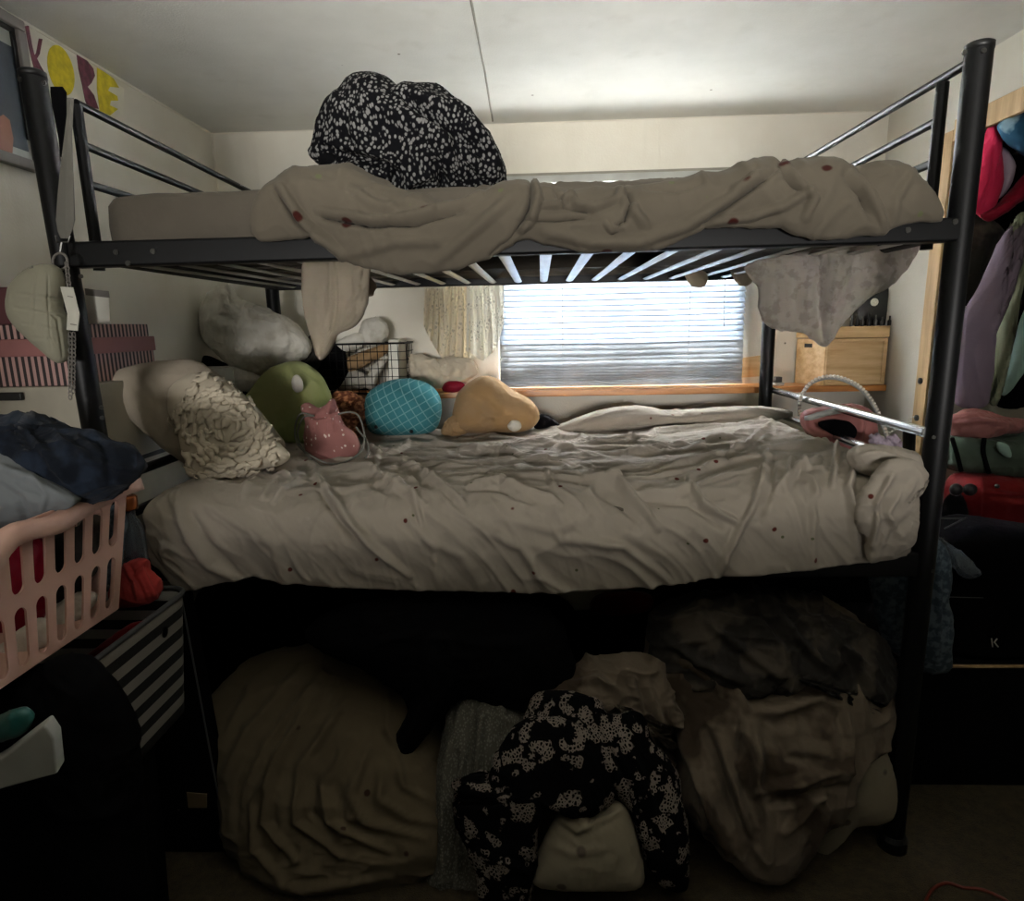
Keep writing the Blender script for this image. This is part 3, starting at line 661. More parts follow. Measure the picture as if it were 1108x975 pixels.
LS = [([(339, 515), (359, 541), (388, 575), (417, 601), (443, 622)], 5, .014), ([(345, 525), (365, 560), (400, 600)], 6, -.008), ([(192, 547), (204, 584), (227, 613), (262, 629)], 7, .010), ([(205, 555), (225, 590), (250, 612)], 7, -.009),
 ([(342, 511), (370, 509), (402, 512), (429, 529), (458, 547)], 4, .013), ([(350, 518), (390, 520), (420, 535)], 4, -.009), ([(300, 505), (322, 500), (342, 506)], 5, .014), ([(285, 540), (300, 520), (325, 512)], 4, .010), ([(296, 545), (312, 528), (330, 520)], 3, .010), ([(262, 540), (268, 525), (285, 515)], 5, .008),
 ([(420, 519), (446, 534), (457, 569)], 4, .012), ([(437, 502), (478, 525), (504, 546)], 4, .012), ([(430, 508), (465, 528)], 4, -.009), ([(507, 523), (541, 521), (582, 537), (605, 546)], 4, .013), ([(505, 530), (540, 530), (575, 546)], 4, -.008), ([(498, 491), (535, 488), (592, 499)], 3, .010), ([(500, 495), (540, 493), (590, 505)], 3, -.008),
 ([(553, 485), (587, 482), (619, 487)], 2.5, .009), ([(560, 489), (600, 487)], 2.5, -.008), ([(593, 477), (634, 474)], 2, .008), ([(590, 510), (600, 530), (629, 548)], 3.5, .010), ([(634, 519), (668, 526), (697, 553), (712, 572)], 5, .013), ([(645, 532), (670, 545), (690, 565)], 6, -.010), ([(515, 569), (564, 592), (593, 632)], 7, .008), ([(605, 583), (674, 590), (728, 632)], 6, .009),
 ([(660, 524), (688, 537), (729, 537), (748, 526)], 4, .013), ([(748, 526), (761, 546), (799, 566)], 4, .013), ([(700, 545), (745, 545), (780, 570)], 6, -.009), ([(831, 492), (824, 527), (812, 553), (786, 597), (777, 624)], 4.5, .013), ([(838, 500), (834, 530), (820, 565)], 5, -.008), ([(906, 483), (900, 527)], 3, .013), ([(848, 530), (862, 508), (885, 498)], 4, .015), ([(840, 532), (852, 520), (856, 500)], 3, .012),
 ([(881, 531), (878, 612)], 5, .006), ([(918, 520), (928, 600)], 6, .008), ([(865, 510), (880, 520), (885, 535)], 4, .010), ([(930, 500), (915, 530), (925, 560)], 4, .011), ([(837, 458), (780, 505), (724, 520)], 3, .008), ([(820, 496), (770, 508), (745, 518)], 3, .008), ([(800, 470), (740, 485), (680, 492)], 2.5, .007), ([(780, 462), (720, 468), (660, 478)], 2.5, .007), ([(840, 470), (800, 490), (740, 512)], 2.5, .006), ([(673, 496), (725, 484), (765, 487)], 2.5, .008),
 ([(700, 506), (740, 497), (790, 482)], 2.5, -.006), ([(690, 515), (735, 508), (770, 498)], 2.5, .007), ([(825, 489), (880, 487), (905, 478)], 3, .012), ([(402, 500), (430, 490), (445, 478)], 3, .009), ([(395, 480), (410, 492), (405, 506)], 3.5, .010), ([(455, 580), (500, 600), (520, 630)], 7, .006), ([(260, 560), (300, 590), (310, 630)], 9, .006), ([(540, 560), (600, 575), (640, 560)], 7, .005), ([(440, 560), (470, 590), (475, 630)], 6, .006)]
h = foldsum(P, [(a, b*.8, c*1.8) for a, b, c in LS])
topm = np.clip((P[:, 1]-D-.02)/.1, 0, 1)
Q = P*np.array([1, 1, 1.])
h += topm*.027*crumple(P, 5, 5, (.5, 2.4, 1), .0, .25)+topm*.007*crumple(P, 13, 9, (.6, 1.8, 1), 0, .2)
h += (1-topm)*(.018*crumple(P, 5.5, 15, (1.8, 1, .5), .75, .2)+.004*crumple(P, 14, 19, (1.3, 1, .5), .5, .2))
h += topm*np.clip((P[:, 1]-2.35)/.15, 0, 1)*np.clip((P[:, 0]-.0)/.3, 0, 1)*.02
ii = np.repeat(np.arange(nu), nv); fade = np.clip(np.minimum(ii, nu-1-ii)/10, .2, 1)
P = P+n*(h*fade)[:, None]
shO = mk('bed_sheet', G().grid(P.reshape(nu, nv, 3)), 'sheet', solid=.003, fix=False, smooth=True)
tag(shO, 'wrinkled cream sheet with tiny red flowers over the lower bunk', 'bed sheet')
soft('bunched_corner', 'crumpled corner hanging by the right post', None, [(948, 512), (962, 498), (985, 497), (1000, 505), (1003, 520), (992, 525), (990, 560), (985, 590), (968, 600), (945, 609), (938, 605), (937, 585), (925, 560), (930, 538)], D-.055, .03, 'sheet', parent=shO,
     folds=[([(965, 515), (950, 545), (945, 590)], 4, .02), ([(975, 530), (960, 555), (975, 580)], 4, .016), ([(960, 530), (945, 560)], 4, -.018), ([(990, 520), (975, 545)], 4, .012), ([(985, 560), (970, 575), (960, 595)], 5, -.012)], cr=(.007, 18), center=(965, 550), box=1.2, seed=9)
soft('bunched_fold', 'rolled up folds beside the end rail', None, [(920, 492), (935, 482), (965, 483), (990, 490), (998, 504), (975, 512), (950, 516), (928, 510)], D+.03, .05, 'sheet', parent=shO, folds=[([(925, 495), (950, 490), (985, 500)], 3, .012), ([(930, 505), (955, 500), (980, 508)], 3, -.014)], cr=(.006, 25), box=1.2, sub=5)
soft('rolled_edge', 'raised rolled back edge', None, [(598, 466), (625, 452), (655, 443), (690, 440), (722, 444), (760, 443), (800, 441), (838, 441), (860, 448), (835, 455), (790, 458), (730, 458), (680, 463), (640, 467)], 2.42, .07, 'sheet', parent=shO, folds=[([(640, 455), (690, 450), (740, 452)], 3, .01)], cr=(.006, 14), center=(725, 452), box=1.3)

# ================================================================== PILLOWS AND TOYS ON THE LOWER BUNK
soft('pillow', 'plain taupe pillow leaning in the left corner of the lower bunk', 'pillow', [(112, 410), (130, 400), (165, 392), (205, 390), (228, 400), (262, 425), (300, 468), (306, 488), (270, 500), (225, 510), (190, 495), (150, 462), (122, 434)], 1.76, .06, 'pillow', tilt=(.6, .3), folds=[([(130, 415), (160, 425), (185, 445)], 8, -.01), ([(150, 400), (170, 430), (175, 460)], 6, .008)], cr=(.005, 9), box=1.2)
rp = soft('ruffled_pillow', 'cream pillow covered in a rosette of ruffles', 'pillow', [(186, 425), (200, 411), (220, 406), (245, 414), (268, 432), (282, 450), (300, 478), (312, 492), (300, 502), (265, 510), (235, 518), (215, 519), (203, 500), (196, 470), (186, 448)], 1.68, .07, 'ruff', tilt=(0, .5), cr=(.004, 10), box=1.2, seed=6)
# ruffles: little curled scallops in rings
Vr = np.array([v.co[:] for v in rp.data.vertices])+ORG[rp.name]; Qr = proj(Vr); nr = vnormals(Vr, [tuple(p.vertices) for p in rp.data.polygons])
fr_ok = (nr@(-CF)) > -.1
g = G(); rnd = random.Random(3); cxy = np.array([250., 462.])
for ring in range(7):
    R_ = 7+ring*9; cnt = max(5, int(2*math.pi*R_/8.5))
    for k in range(cnt):
        a = 2*math.pi*(k+.5*(ring % 2)+rnd.uniform(-.25, .25))/cnt; rj = R_*(1+.16*math.sin(3*a+ring))+rnd.uniform(-3, 3); q = cxy+np.array([math.cos(a)*rj, math.sin(a)*rj*.92])+np.array([rnd.uniform(-4, 4), rnd.uniform(-4, 4)])
        if not (188 < q[0] < 303): continue
        d = np.linalg.norm(Qr-q, axis=1)+(~fr_ok)*1e3; j = int(np.argmin(d))
        if d[j] > 3: continue
        p, nn = Vr[j], nr[j]; rad = np.array([math.cos(a), 0, -math.sin(a)]); rad = rad-nn*(rad@nn); rad /= np.linalg.norm(rad); tn = np.cross(nn, rad)
        wd = .021*rnd.uniform(.65, 1.4); ln = .019*rnd.uniform(.7, 1.35); a = a+rnd.uniform(-.6, .6); B = np.zeros((7, 5, 3)); tw = rnd.uniform(-.5, .5)
        for ia in range(7):
            s_ = ia/6*2-1
            for ib in range(5):
                v = ib/4; rr = ln*v*(1-.45*s_*s_*v)
                B[ia, ib] = p+tn*(wd*s_*(.45+.6*v))+rad*(rr+.003*math.sin(s_*4+tw*3)*v)+nn*(.001+.018*v-.016*v*v*v+.003*math.sin(s_*5+tw*6)*v)
        g.grid(B)
mk('ruffle', g, 'ruff', rp, solid=.0018, fix=False, smooth=True)
soft('linen_sack', 'crumpled off-white linen sack pillow standing in the back left corner', 'pillow', [(219, 350), (222, 325), (233, 313), (244, 309), (250, 318), (262, 325), (285, 333), (310, 345), (330, 362), (336, 380), (322, 392), (296, 398), (275, 412), (262, 408), (240, 385), (226, 372)], 2.56, .09, 'white', folds=[([(244, 312), (246, 330), (258, 340)], 4, .025), ([(235, 320), (235, 340), (250, 345), (262, 338)], 4, -.02), ([(225, 350), (250, 355), (290, 350)], 6, .012), ([(300, 350), (310, 370), (300, 390)], 5, .01), ([(255, 395), (275, 375), (290, 380)], 5, .01)], cr=(.012, 13), box=1.2, sub=7, seed=12)
soft('grey_bundle', 'small grey cloth bundle under the linen sack', 'cloth', [(232, 400), (250, 396), (275, 405), (290, 415), (280, 425), (250, 420), (234, 412)], 2.5, .05, 'white', sub=5, seed=3)
soft('dark_bundle', 'dark cloth heap in the back left corner behind the pillow', 'cloth', [(205, 395), (225, 385), (262, 405), (285, 425), (275, 445), (245, 440), (215, 415)], 2.56, .05, 'darkcloth', sub=5)
gp = soft('green_plush', 'lime green rounded plush pillow with folded top', 'plush toy', [(265, 438), (275, 420), (290, 402), (305, 393), (322, 391), (340, 402), (352, 420), (357, 436), (352, 460), (335, 478), (300, 475), (278, 460)], 2.26, .13, 'green', folds=[([(312, 398), (318, 412), (324, 425)], 5, .014), ([(322, 396), (335, 405), (345, 412)], 3, -.008), ([(320, 420), (322, 435)], 4, -.01)], cr=(.003, 10), box=1.15)
soft('nose_patch', 'paler fabric bump', None, [(317, 408), (322, 406), (327, 413), (327, 422), (320, 424), (316, 416)], 2.135, .012, 'white', parent=gp, sub=4)
# pink drawstring pouch
dp = thing('drawstring_pouch', 'dusty pink pouch with white dots and gathered neck', 'pouch', atz(360, 498, .945))
gb = softgeo([(327, 440), (332, 436), (343, 441), (352, 438), (360, 431), (364, 442), (372, 460), (385, 472), (389, 486), (380, 496), (355, 500), (335, 494), (330, 475), (331, 455)], 1.98, .05, folds=[([(335, 444), (337, 470)], 2, .006), ([(346, 444), (346, 468)], 2, .006), ([(355, 442), (360, 465)], 2, .006), ([(341, 446), (341, 466)], 1.6, -.007), ([(351, 444), (352, 466)], 1.6, -.007), ([(326, 448), (345, 452), (364, 446)], 2.2, -.014)], cr=(.003, 22), center=(355, 470), box=1.15)
mk('pouch_body', gb, 'pink', dp, smooth=True, fix=False)
def loop(pts, Y, r=.0022, n=8): return G().tube(catmull([at(x, y, Y+dy) for x, y, dy in pts], 6), r, 8)
mk('drawstring', loop([(340, 450, -.03), (325, 448, -.02), (319, 465, 0), (323, 482, -.03), (338, 494, -.07), (358, 502, -.09), (378, 498, -.07), (392, 486, -.03), (394, 468, 0), (388, 450, .0), (378, 446, -.02), (366, 448, -.04)], 1.96, .003), 'strap', dp)
mk('drawstring', loop([(340, 450, -.03), (328, 452, -.02), (322, 470, 0), (330, 490, -.05), (350, 504, -.10), (375, 504, -.10), (395, 496, -.05), (398, 480, 0), (385, 462, .0)], 1.965, .003), 'strap', dp)
# fuzzy brown plush
soft('brown_plush', 'small fuzzy brown plush toy behind the pink pouch', 'plush toy', [(357, 432), (365, 425), (378, 425), (392, 430), (396, 445), (396, 462), (385, 474), (368, 468), (358, 450)], 2.36, .06, 'brownfur', cr=(.014, 34), seed=8)
# teal ball
tb = soft('teal_plush', 'teal round plush cushion with pale crisscross net pattern', 'plush toy', [(395, 440), (399, 426), (412, 415), (432, 410), (455, 412), (470, 421), (477, 436), (476, 455), (468, 467), (448, 470), (420, 470), (402, 466), (396, 454)], 2.4, .11, 'teal', folds=[([(430, 418), (450, 430), (465, 432)], 3, -.006)], cr=(.003, 12), box=1.15)
for px, py in ((407, 462), (445, 467)): mk('eye', G().add(np.array(ico(3)[0])*.007+at(px, py, 2.31), ico(3)[1]), 'blkp', tb, smooth=True)
tp = soft('tan_plush', 'tan bell-shaped plush cushion, rightmost of the toys along the back of the bed', 'plush toy', [(490, 446), (496, 425), (510, 412), (525, 407), (540, 412), (556, 423), (575, 434), (583, 446), (581, 458), (568, 466), (540, 467), (510, 468), (492, 464)], 2.41, .11, 'tan', folds=[([(510, 425), (530, 438), (545, 455)], 4, -.007), ([(520, 445), (535, 452), (550, 448)], 3, .008), ([(525, 458), (535, 452)], 3, -.008), ([(560, 428), (572, 440), (570, 455)], 5, .005)], cr=(.004, 12), box=1.15, seed=5)
soft('tail', 'white tuft', None, [(549, 462), (554, 455), (562, 456), (564, 463), (557, 467)], 2.31, .015, 'white', parent=tp, sub=4)
soft('fringe_toy', 'flattened brown fringed plush squeezed left of the tan cushion', 'plush toy', [(478, 468), (482, 458), (490, 450), (500, 456), (505, 468), (492, 472)], 2.36, .03, 'tan', cr=(.008, 30), sub=5)
soft('black_sock', 'small black cloth right of the tan plush cushion', 'cloth', [(578, 462), (582, 450), (592, 449), (604, 458), (606, 464), (590, 467)], 2.46, .03, 'darkcloth', sub=5)

# ================================================================== ON THE SHELF, LEFT: wire crate, ball, boxes, clothes, lace
wc = thing('wire_crate', 'black wire crate crammed with clothes on the back shelf', 'wire crate', at(385, 424, 2.66)*np.array([1, 1, 0])+np.array([0, 0, ZS]))
a0, a1 = at(352, 424, 2.6)[0], at(440, 420, 2.6)[0]; zt2 = at(395, 372, 2.62)[2]
def frame_rect(z, y0, y1, r): return [(a0, y0, z), (a1, y0, z), (a1, y1, z), (a0, y1, z)]
for z in (ZS+.006, zt2): mk('rim', G().tube(frame_rect(z, 2.6, 2.78, 0), .004, 8, closed=True), 'black', wc)
g = G()
for k in range(1, 12):
    x = a0+(a1-a0)*k/12; g.tube([(x, 2.6, ZS+.006), (x, 2.6, zt2)], .0016, 6); g.tube([(x, 2.78, ZS+.006), (x, 2.78, zt2)], .0016, 6)
for k in range(1, 6):
    z = ZS+.006+(zt2-ZS-.006)*k/6; g.tube([(a0, 2.6, z), (a1, 2.6, z)], .0016, 6); g.tube([(a1, 2.6, z), (a1, 2.78, z)], .0016, 6); g.tube([(a0, 2.6, z), (a0, 2.78, z)], .0016, 6)
for k in range(1, 6):
    y = 2.6+.18*k/6; g.tube([(a1, y, ZS+.006), (a1, y, zt2)], .0016, 6); g.tube([(a0, y, ZS+.006), (a0, y, zt2)], .0016, 6)
mk('wire_mesh', g, 'black', wc)
cl = [('black_garment', 'black cloth filling the left of the wire crate', [(336, 400), (332, 385), (345, 372), (365, 370), (375, 385), (375, 410), (360, 422), (342, 415)], 'darkcloth', 2.66),
      ('brown_garment', 'rust brown cloth lying across the wire crate', [(362, 398), (372, 388), (400, 378), (418, 372), (420, 380), (402, 392), (375, 404)], 'tan', 2.68),
      ('grey_garment', 'mottled grey cloth at the bottom of the wire crate', [(358, 412), (370, 402), (388, 402), (398, 410), (392, 420), (368, 422)], 'white', 2.68),
      ('pale_strip', 'pale folded strip on the right in the wire crate', [(396, 418), (402, 398), (416, 384), (420, 390), (410, 405), (404, 421)], 'white', 2.7),
      ('lilac_garment', 'patterned dark cloth slumped left of the wire crate', [(328, 400), (325, 385), (332, 366), (342, 362), (352, 372), (350, 388), (340, 402)], 'fleeceblue', 2.62)]
for nm, lb, O, mm, yy in cl: soft(nm, lb, 'cloth', O, yy, .03, mm, sub=5, cr=(.006, 20))
soft('wicker_ball', 'pale mottled round bundle on top of the wire crate', 'ball', [(389, 362), (392, 350), (402, 344), (413, 346), (420, 356), (418, 368), (408, 375), (394, 373)], 2.7, .06, 'white', cr=(.008, 40), sub=5)
soft('mottled_cloth', 'mottled grey cloth lying before the round bundle', 'cloth', [(362, 372), (375, 364), (390, 360), (396, 366), (390, 376), (372, 380)], 2.66, .025, 'white', sub=5)
bx0, bx1 = at(424, 420, 2.64), at(434, 420, 2.64)
g = G().box((bx0[0], 2.60, ZS+.0), (bx1[0]+.004, 2.76, at(430, 367, 2.62)[2]), (0, 3, 0))
tag(mk('white_carton', g, 'card', bevel=.003), 'narrow white carton standing against the right end of the wire crate', 'carton')
soft('blouse_heap', 'cream frilled blouse crumpled on the shelf beside the crate', 'clothing', [(441, 392), (448, 384), (470, 388), (490, 387), (510, 390), (516, 398), (512, 408), (498, 414), (482, 418), (465, 420), (452, 415), (444, 408)], 2.70, .05, 'ruff', folds=[([(450, 390), (460, 405), (470, 415)], 3, .012), ([(465, 392), (478, 408)], 3, -.012), ([(490, 392), (485, 408)], 3, .012), ([(505, 395), (500, 408)], 3, -.01)], cr=(.014, 22), seed=4)
soft('red_sock', 'small crimson cloth under the cream blouse', 'cloth', [(478, 420), (484, 413), (498, 413), (503, 418), (495, 424), (482, 424)], 2.66, .02, 'crimson', sub=4)
# lace pieces hung on the wall left of the window
LB = (('lace_garment', 'cream lace garment hanging on the wall, left of three', [(460, 312), (485, 312)], [(458, 352), (466, 368), (478, 388), (490, 394)], 2.76, 'lace'),
      ('lace_garment', 'ecru lace garment hanging on the wall, middle of three', [(482, 310), (515, 310)], [(478, 388), (490, 396), (505, 392), (514, 378)], 2.72, 'lace'),
      ('lace_garment', 'white lace garment hanging nearest the blind', [(505, 308), (545, 308)], [(505, 380), (522, 391), (537, 378), (545, 350)], 2.70, 'lacewhite'))
for nm, lb, t_, b_, yy, mm in LB:
    tag(mk(nm, drape(t_, b_, yy, 3.5, .016, 60, 50, cr=(.01, 30)), mm, solid=.002, fix=False, smooth=True), lb, 'lace garment', 'lace garments on the wall')

# ================================================================== SHELF, RIGHT: wooden box, make-up case, jars, pearls, pink bag
wb = thing('wooden_box', 'pale pine box with lid and finger slot on the right end of the shelf', 'wooden box', (1.27, 2.7, ZS))
bx0 = at(890, 412, 2.66)[0]; bx1 = at(985, 408, 2.66)[0]; bxl = at(863, 405, 2.78)[0]; zt3 = at(930, 366, 2.66)[2]; ztt = at(930, 353, 2.66)[2]
bx1 = min(bx1, WR-.012)
g = G(); zz0 = ZS
g.add([(bx0, 2.655, zz0), (bx1, 2.655, zz0), (bx1, 2.81, zz0), (bxl, 2.81, zz0), (bx0, 2.655, zt3), (bx1, 2.655, zt3), (bx1, 2.81, zt3), (bxl, 2.81, zt3)], [(0, 3, 2, 1), (4, 5, 6, 7), (0, 1, 5, 4), (1, 2, 6, 5), (2, 3, 7, 6), (3, 0, 4, 7)])
mk('box_body', g, 'crate', wb, bevel=.003)
g = G(); g.add([(bx0-.004, 2.65, zt3+.002), (bx1+.003, 2.65, zt3+.002), (bx1+.003, 2.812, zt3+.002), (bxl-.004, 2.812, zt3+.002), (bx0-.004, 2.65, ztt), (bx1+.003, 2.65, ztt), (bx1+.003, 2.812, ztt), (bxl-.004, 2.812, ztt)], [(0, 3, 2, 1), (4, 5, 6, 7), (0, 1, 5, 4), (1, 2, 6, 5), (2, 3, 7, 6), (3, 0, 4, 7)])
mk('lid', g, 'crate', wb, bevel=.003)
g = G()
for a, b in (((bx0+.004, zz0+.002), (bx0+.018, zt3)), ((bx1-.018, zz0+.002), (bx1-.002, zt3))): g.box((a[0], 2.649, a[1]), (b[0], 2.6549, b[1]))
for a, b in (((bx0+.018, zz0+.002), (bx1-.018, zz0+.016)), ((bx0+.018, zt3-.014), (bx1-.018, zt3))): g.box((a[0], 2.649, a[1]), (b[0], 2.6549, b[1]))
mk('front_frame', g, 'crate', wb, bevel=.0015)
hp = [at(x, y, 2.735) for x, y in ((872, 373), (880, 373), (880, 378), (872, 378))]; dv = np.array([bx0-bxl, 2.655-2.81, 0]); dv /= np.linalg.norm(dv); nn = np.array([dv[1], -dv[0], 0]); nn = -nn if nn[0] > 0 else nn
mid = np.array([bxl, 2.81, 0])+dv*.07; zc_ = hp[0][2]-.004
g = G().prism([mid+dv*s_*.022+np.array([0, 0, zc_+u_])+nn*.0008 for s_, u_ in ((-1, -.008), (1, -.008), (1, .008), (-1, .008))], nn*.001)
mk('finger_slot', g, 'blkp', wb)
q = at(969, 367, 2.648); mk('latch', G().box((q[0]-.012, 2.644, q[2]-.004), (q[0]+.012, 2.6495, q[2]+.004)), 'blkp', wb, bevel=.001)
# make-up case
mc = thing('toiletry_case', 'black toiletry case with round white emblem standing on the wooden box', 'case', (at(944, 350, 2.72)[0], 2.73, ztt))
mk('case_body', softgeo([(925, 352), (922, 325), (930, 311), (955, 308), (978, 309), (980, 330), (978, 352), (950, 355)], 2.74, .035, cr=(.002, 12), box=1.9, sub=5, zmin=ztt+.001), 'blkp', mc, smooth=True, fix=False)
yf = 2.70
q = at(946, 327, yf); mk('emblem', G().lathe([(.012, 0), (.0155, 0), (.0155, -.002), (.012, -.002)], q, 28, 'y').tube([q+np.array([-.008, -.001, .004]), q+np.array([0, -.001, -.007]), q+np.array([.008, -.001, .004])], .0016, 6).tube([q+np.array([0, -.001, -.007]), q+np.array([0, -.001, .008])], .0016, 6).tube([q+np.array([-.006, -.001, -.002]), q+np.array([.006, -.001, -.002])], .0014, 6), 'card', mc)
soft('pink_cloth', 'greyish pink cloth behind the black toiletry case', 'cloth', [(952, 302), (965, 298), (978, 300), (980, 312), (960, 314)], 2.78, .02, 'pinkleather', sub=4)
for k, (px, hpx, wd, mm) in enumerate(((921, 12, .006, 'bolt'), (927, 15, .007, 'blkp'), (933, 10, .006, 'bolt'), (940, 13, .007, 'blkp'), (947, 11, .006, 'bolt'), (954, 9, .006, 'bolt'), (962, 10, .007, 'blkp'), (970, 13, .007, 'bolt'), (977, 12, .006, 'bolt'))):
    q = at(px, 353, 2.672); hh = hpx/683*2.7
    b = mk('polish_bottle', G().lathe([(wd, 0), (wd*1.1, .002), (wd*1.1, hh*.5), (wd*.5, hh*.6), (wd*.5, hh*.95), (wd*.4, hh)], (q[0], 2.672, ztt), 14), mm)
    tag(b, 'tiny %s cosmetic bottle in the row on the wooden box, %s' % ('silver' if mm == 'bolt' else 'black', ['leftmost', 'second from left', 'third from left', 'fourth from left', 'the middle one', 'fourth from right', 'third from right', 'second from right', 'rightmost'][k]), 'cosmetic bottle', 'cosmetic bottles on the wooden box')
sb_ = thing('small_black_box', 'tiny black box on a white base on the shelf right of the back post', 'small box', (at(842, 404, 2.72)[0], 2.72, ZS))
x_ = at(842, 400, 2.72)[0]
mk('base', G().box((x_-.018, 2.70, ZS), (x_+.022, 2.74, ZS+.012)), 'plaster', sb_, bevel=.002); mk('box_top', G().box((x_-.012, 2.705, ZS+.012), (x_+.014, 2.735, ZS+.035)), 'blkp', sb_, bevel=.002)
# pearl-handled basket with pink bag behind the end rail
ph = thing('pearl_handle_bag', 'white bag with tall arched handle of pearl beads beyond the bed end', 'bag', atz(910, 505, .8))
pts = catmull([at(x, y, 2.2) for x, y in ((865, 450), (866, 432), (876, 416), (893, 409), (912, 411), (932, 422), (946, 441), (955, 460), (961, 478))], 10)
mk('handle', G().tube(pts, .0065, 10), 'plaster', ph)
g = G(); Vi, Fi = ico(2)
Ls = np.array(pts); dd = np.concatenate([[0], np.cumsum(np.linalg.norm(np.diff(Ls, axis=0), axis=1))])
for t in np.arange(0, dd[-1], .0125): g.add(Vi*.006+np.array([np.interp(t, dd, Ls[:, k]) for k in range(3)])+np.array([0, -.005, .006]), Fi)
mk('pearls', g, 'pearl', ph, smooth=True)
gb = softgeo([(868, 470), (900, 462), (945, 470), (975, 480), (978, 510), (930, 520), (880, 510)], 2.22, .06, cr=(.006, 14), sub=5)
mk('bag_body', gb, 'white', ph, smooth=True, fix=False)
pb = soft('pink_bag', 'dusty pink leather bag with dark openings behind the end rail', 'bag', [(868, 455), (872, 445), (895, 440), (920, 437), (935, 440), (945, 450), (948, 470), (942, 485), (915, 488), (890, 480), (874, 468)], 2.0, .05, 'pinkleather', folds=[([(920, 440), (932, 458), (928, 480)], 4, .016), ([(880, 460), (905, 462), (922, 470)], 5, -.03)], cr=(.004, 16), box=1.3)
soft('dark_opening', 'dark inside pocket', None, [(884, 458), (900, 454), (918, 456), (926, 464), (924, 474), (908, 474), (893, 466)], 1.945, .012, 'darkcloth', parent=pb, sub=4)
soft('white_stripe', 'white trim strip', None, [(870, 452), (885, 446), (908, 442), (922, 442), (918, 446), (890, 450), (874, 456)], 1.95, .01, 'plaster', parent=pb, sub=4)
for k, (px, py, r) in enumerate(((948, 475, 7), (958, 482, 8), (966, 476, 7), (974, 484, 7), (955, 492, 7), (968, 493, 7))):
    O = [(px+r*(1+.25*math.cos(5*t))*math.cos(t), py+r*(1+.25*math.cos(5*t))*math.sin(t)*.8) for t in np.arange(0, 6.28, .45)]
    soft('fabric_flower', ['upper left', 'centre', 'upper right', 'far right', 'lower left', 'lower right'][k]+' one of the pale pink cloth flowers beside the pearl handle', 'cloth flower', O, 1.86, .015, 'mirror', group='cloth flowers by the end rail', cr=(.006, 60), sub=4)
g = G()
for k in range(12):
    q = at(960+k*2.6, 470-k*1.7, 1.86); g.add(Vi*.0028+q, Fi)
tag(mk('pearl_string', g, 'pearl', smooth=True), 'short string of small pearls rising above the cloth flowers', 'beads')

# ================================================================== LEFT WALL: picture, letters
def wl(x, y, off=0): p = atx(x, y, WL); return np.array([WL+off, p[1], p[2]])
pc = thing('framed_picture', 'grey framed picture with dark blue print high on the left wall', 'picture', (WL, 1.55, 1.78))
tr_, br_ = wl(24, 27), wl(38, 188); tl_, bl_ = wl(-25, -8), wl(-25, 163)
y1 = (tr_[1]+br_[1])/2; y0 = 1.28; zt4 = tr_[2]; zb4 = br_[2]
def wq(ya, yb, za, zb, t0, t1): return G().box((WL+t0, ya, za), (WL+t1, yb, zb))
g = G(); fw = .028
for q in ((y0, y1, zb4, zb4+fw), (y0, y1, zt4-fw, zt4), (y1-fw, y1, zb4+fw, zt4-fw), (y0, y0+fw, zb4+fw, zt4-fw)): g.box((WL, q[0], q[2]), (WL+.022, q[1], q[3]))
mk('frame', g, 'frame', pc, bevel=.004)
mk('mount', wq(y0+fw, y1-fw, zb4+fw, zt4-fw, .001, .006), 'plaster', pc)
g = G()
for q in ((y0+fw, y1-fw, zt4-fw-.012, zt4-fw), (y1-fw-.012, y1-fw, 1.86, zt4-fw-.012)): g.box((WL+.006, q[0], q[2]), (WL+.012, q[1], q[3]))
mk('inner_edge', g, 'blkp', pc)
ip = wl(12, 60); mk('print', wq(y0+fw+.01, ip[1], zb4+.05, wl(12, 52)[2], .0062, .0075), 'photo', pc)
mk('print_figure', G().prism([wl(x, y, .0078) for x, y in ((-10, 130), (0, 124), (7, 130), (11, 150), (10, 166), (-10, 160))], (.001, 0, 0)), 'skin', pc)
pb_ = thing('letter_banner', 'white paper strip lettered KORE in maroon and yellow on the left wall', 'paper banner', (WL, 2.0, 2.05))
mk('paper', G().prism([wl(x, y, .0008) for x, y in ((26, 26), (60, 49), (100, 74), (134, 96), (132, 128), (96, 122), (45, 110), (36, 100))], (.001, 0, 0)), 'paper', pb_)
def strokes(segs, wd, mt, lab):
    g = G()
    for k, sgm in enumerate(segs):
        P = [np.array(p, float) for p in sgm]; L, R = [], []
        for i, p in enumerate(P):
            a = P[max(0, i-1)]; b = P[min(len(P)-1, i+1)]; t = (b-a)/np.linalg.norm(b-a); nn = np.array([-t[1], t[0]])*wd/2
            L.append(p+nn); R.append(p-nn)
        for i in range(len(P)-1):
            q = [L[i], L[i+1], R[i+1], R[i]]; g.prism([wl(x, y, .002+.0002*k) for x, y in q], (.0008, 0, 0))
    o = mk('letter', g, mt, pb_, smooth=False); o['label'] = lab
strokes([[(28, 28), (32, 50), (38, 75)], [(43, 42), (40, 58), (35, 66)], [(35, 60), (41, 72), (47, 82)]], 4, 'maroon', 'maroon K')
g = G(); g.prism([wl(65+14.5*math.cos(t)+3*math.sin(t)*1., 76+27*math.sin(t)+5*math.cos(t), .002) for t in np.arange(0, 6.28, .25)], (.0008, 0, 0)); mk('letter', g, 'yellow', pb_)['label'] = 'filled yellow O'
g = G(); g.prism([wl(x, y, .002) for x, y in ((82, 59), (92, 64), (100, 74), (102, 82), (98, 90), (94, 94), (101, 103), (106, 118), (94, 116), (91, 108), (88, 92), (84, 75))], (.0008, 0, 0)); mk('letter', g, 'maroon', pb_)['label'] = 'maroon R'
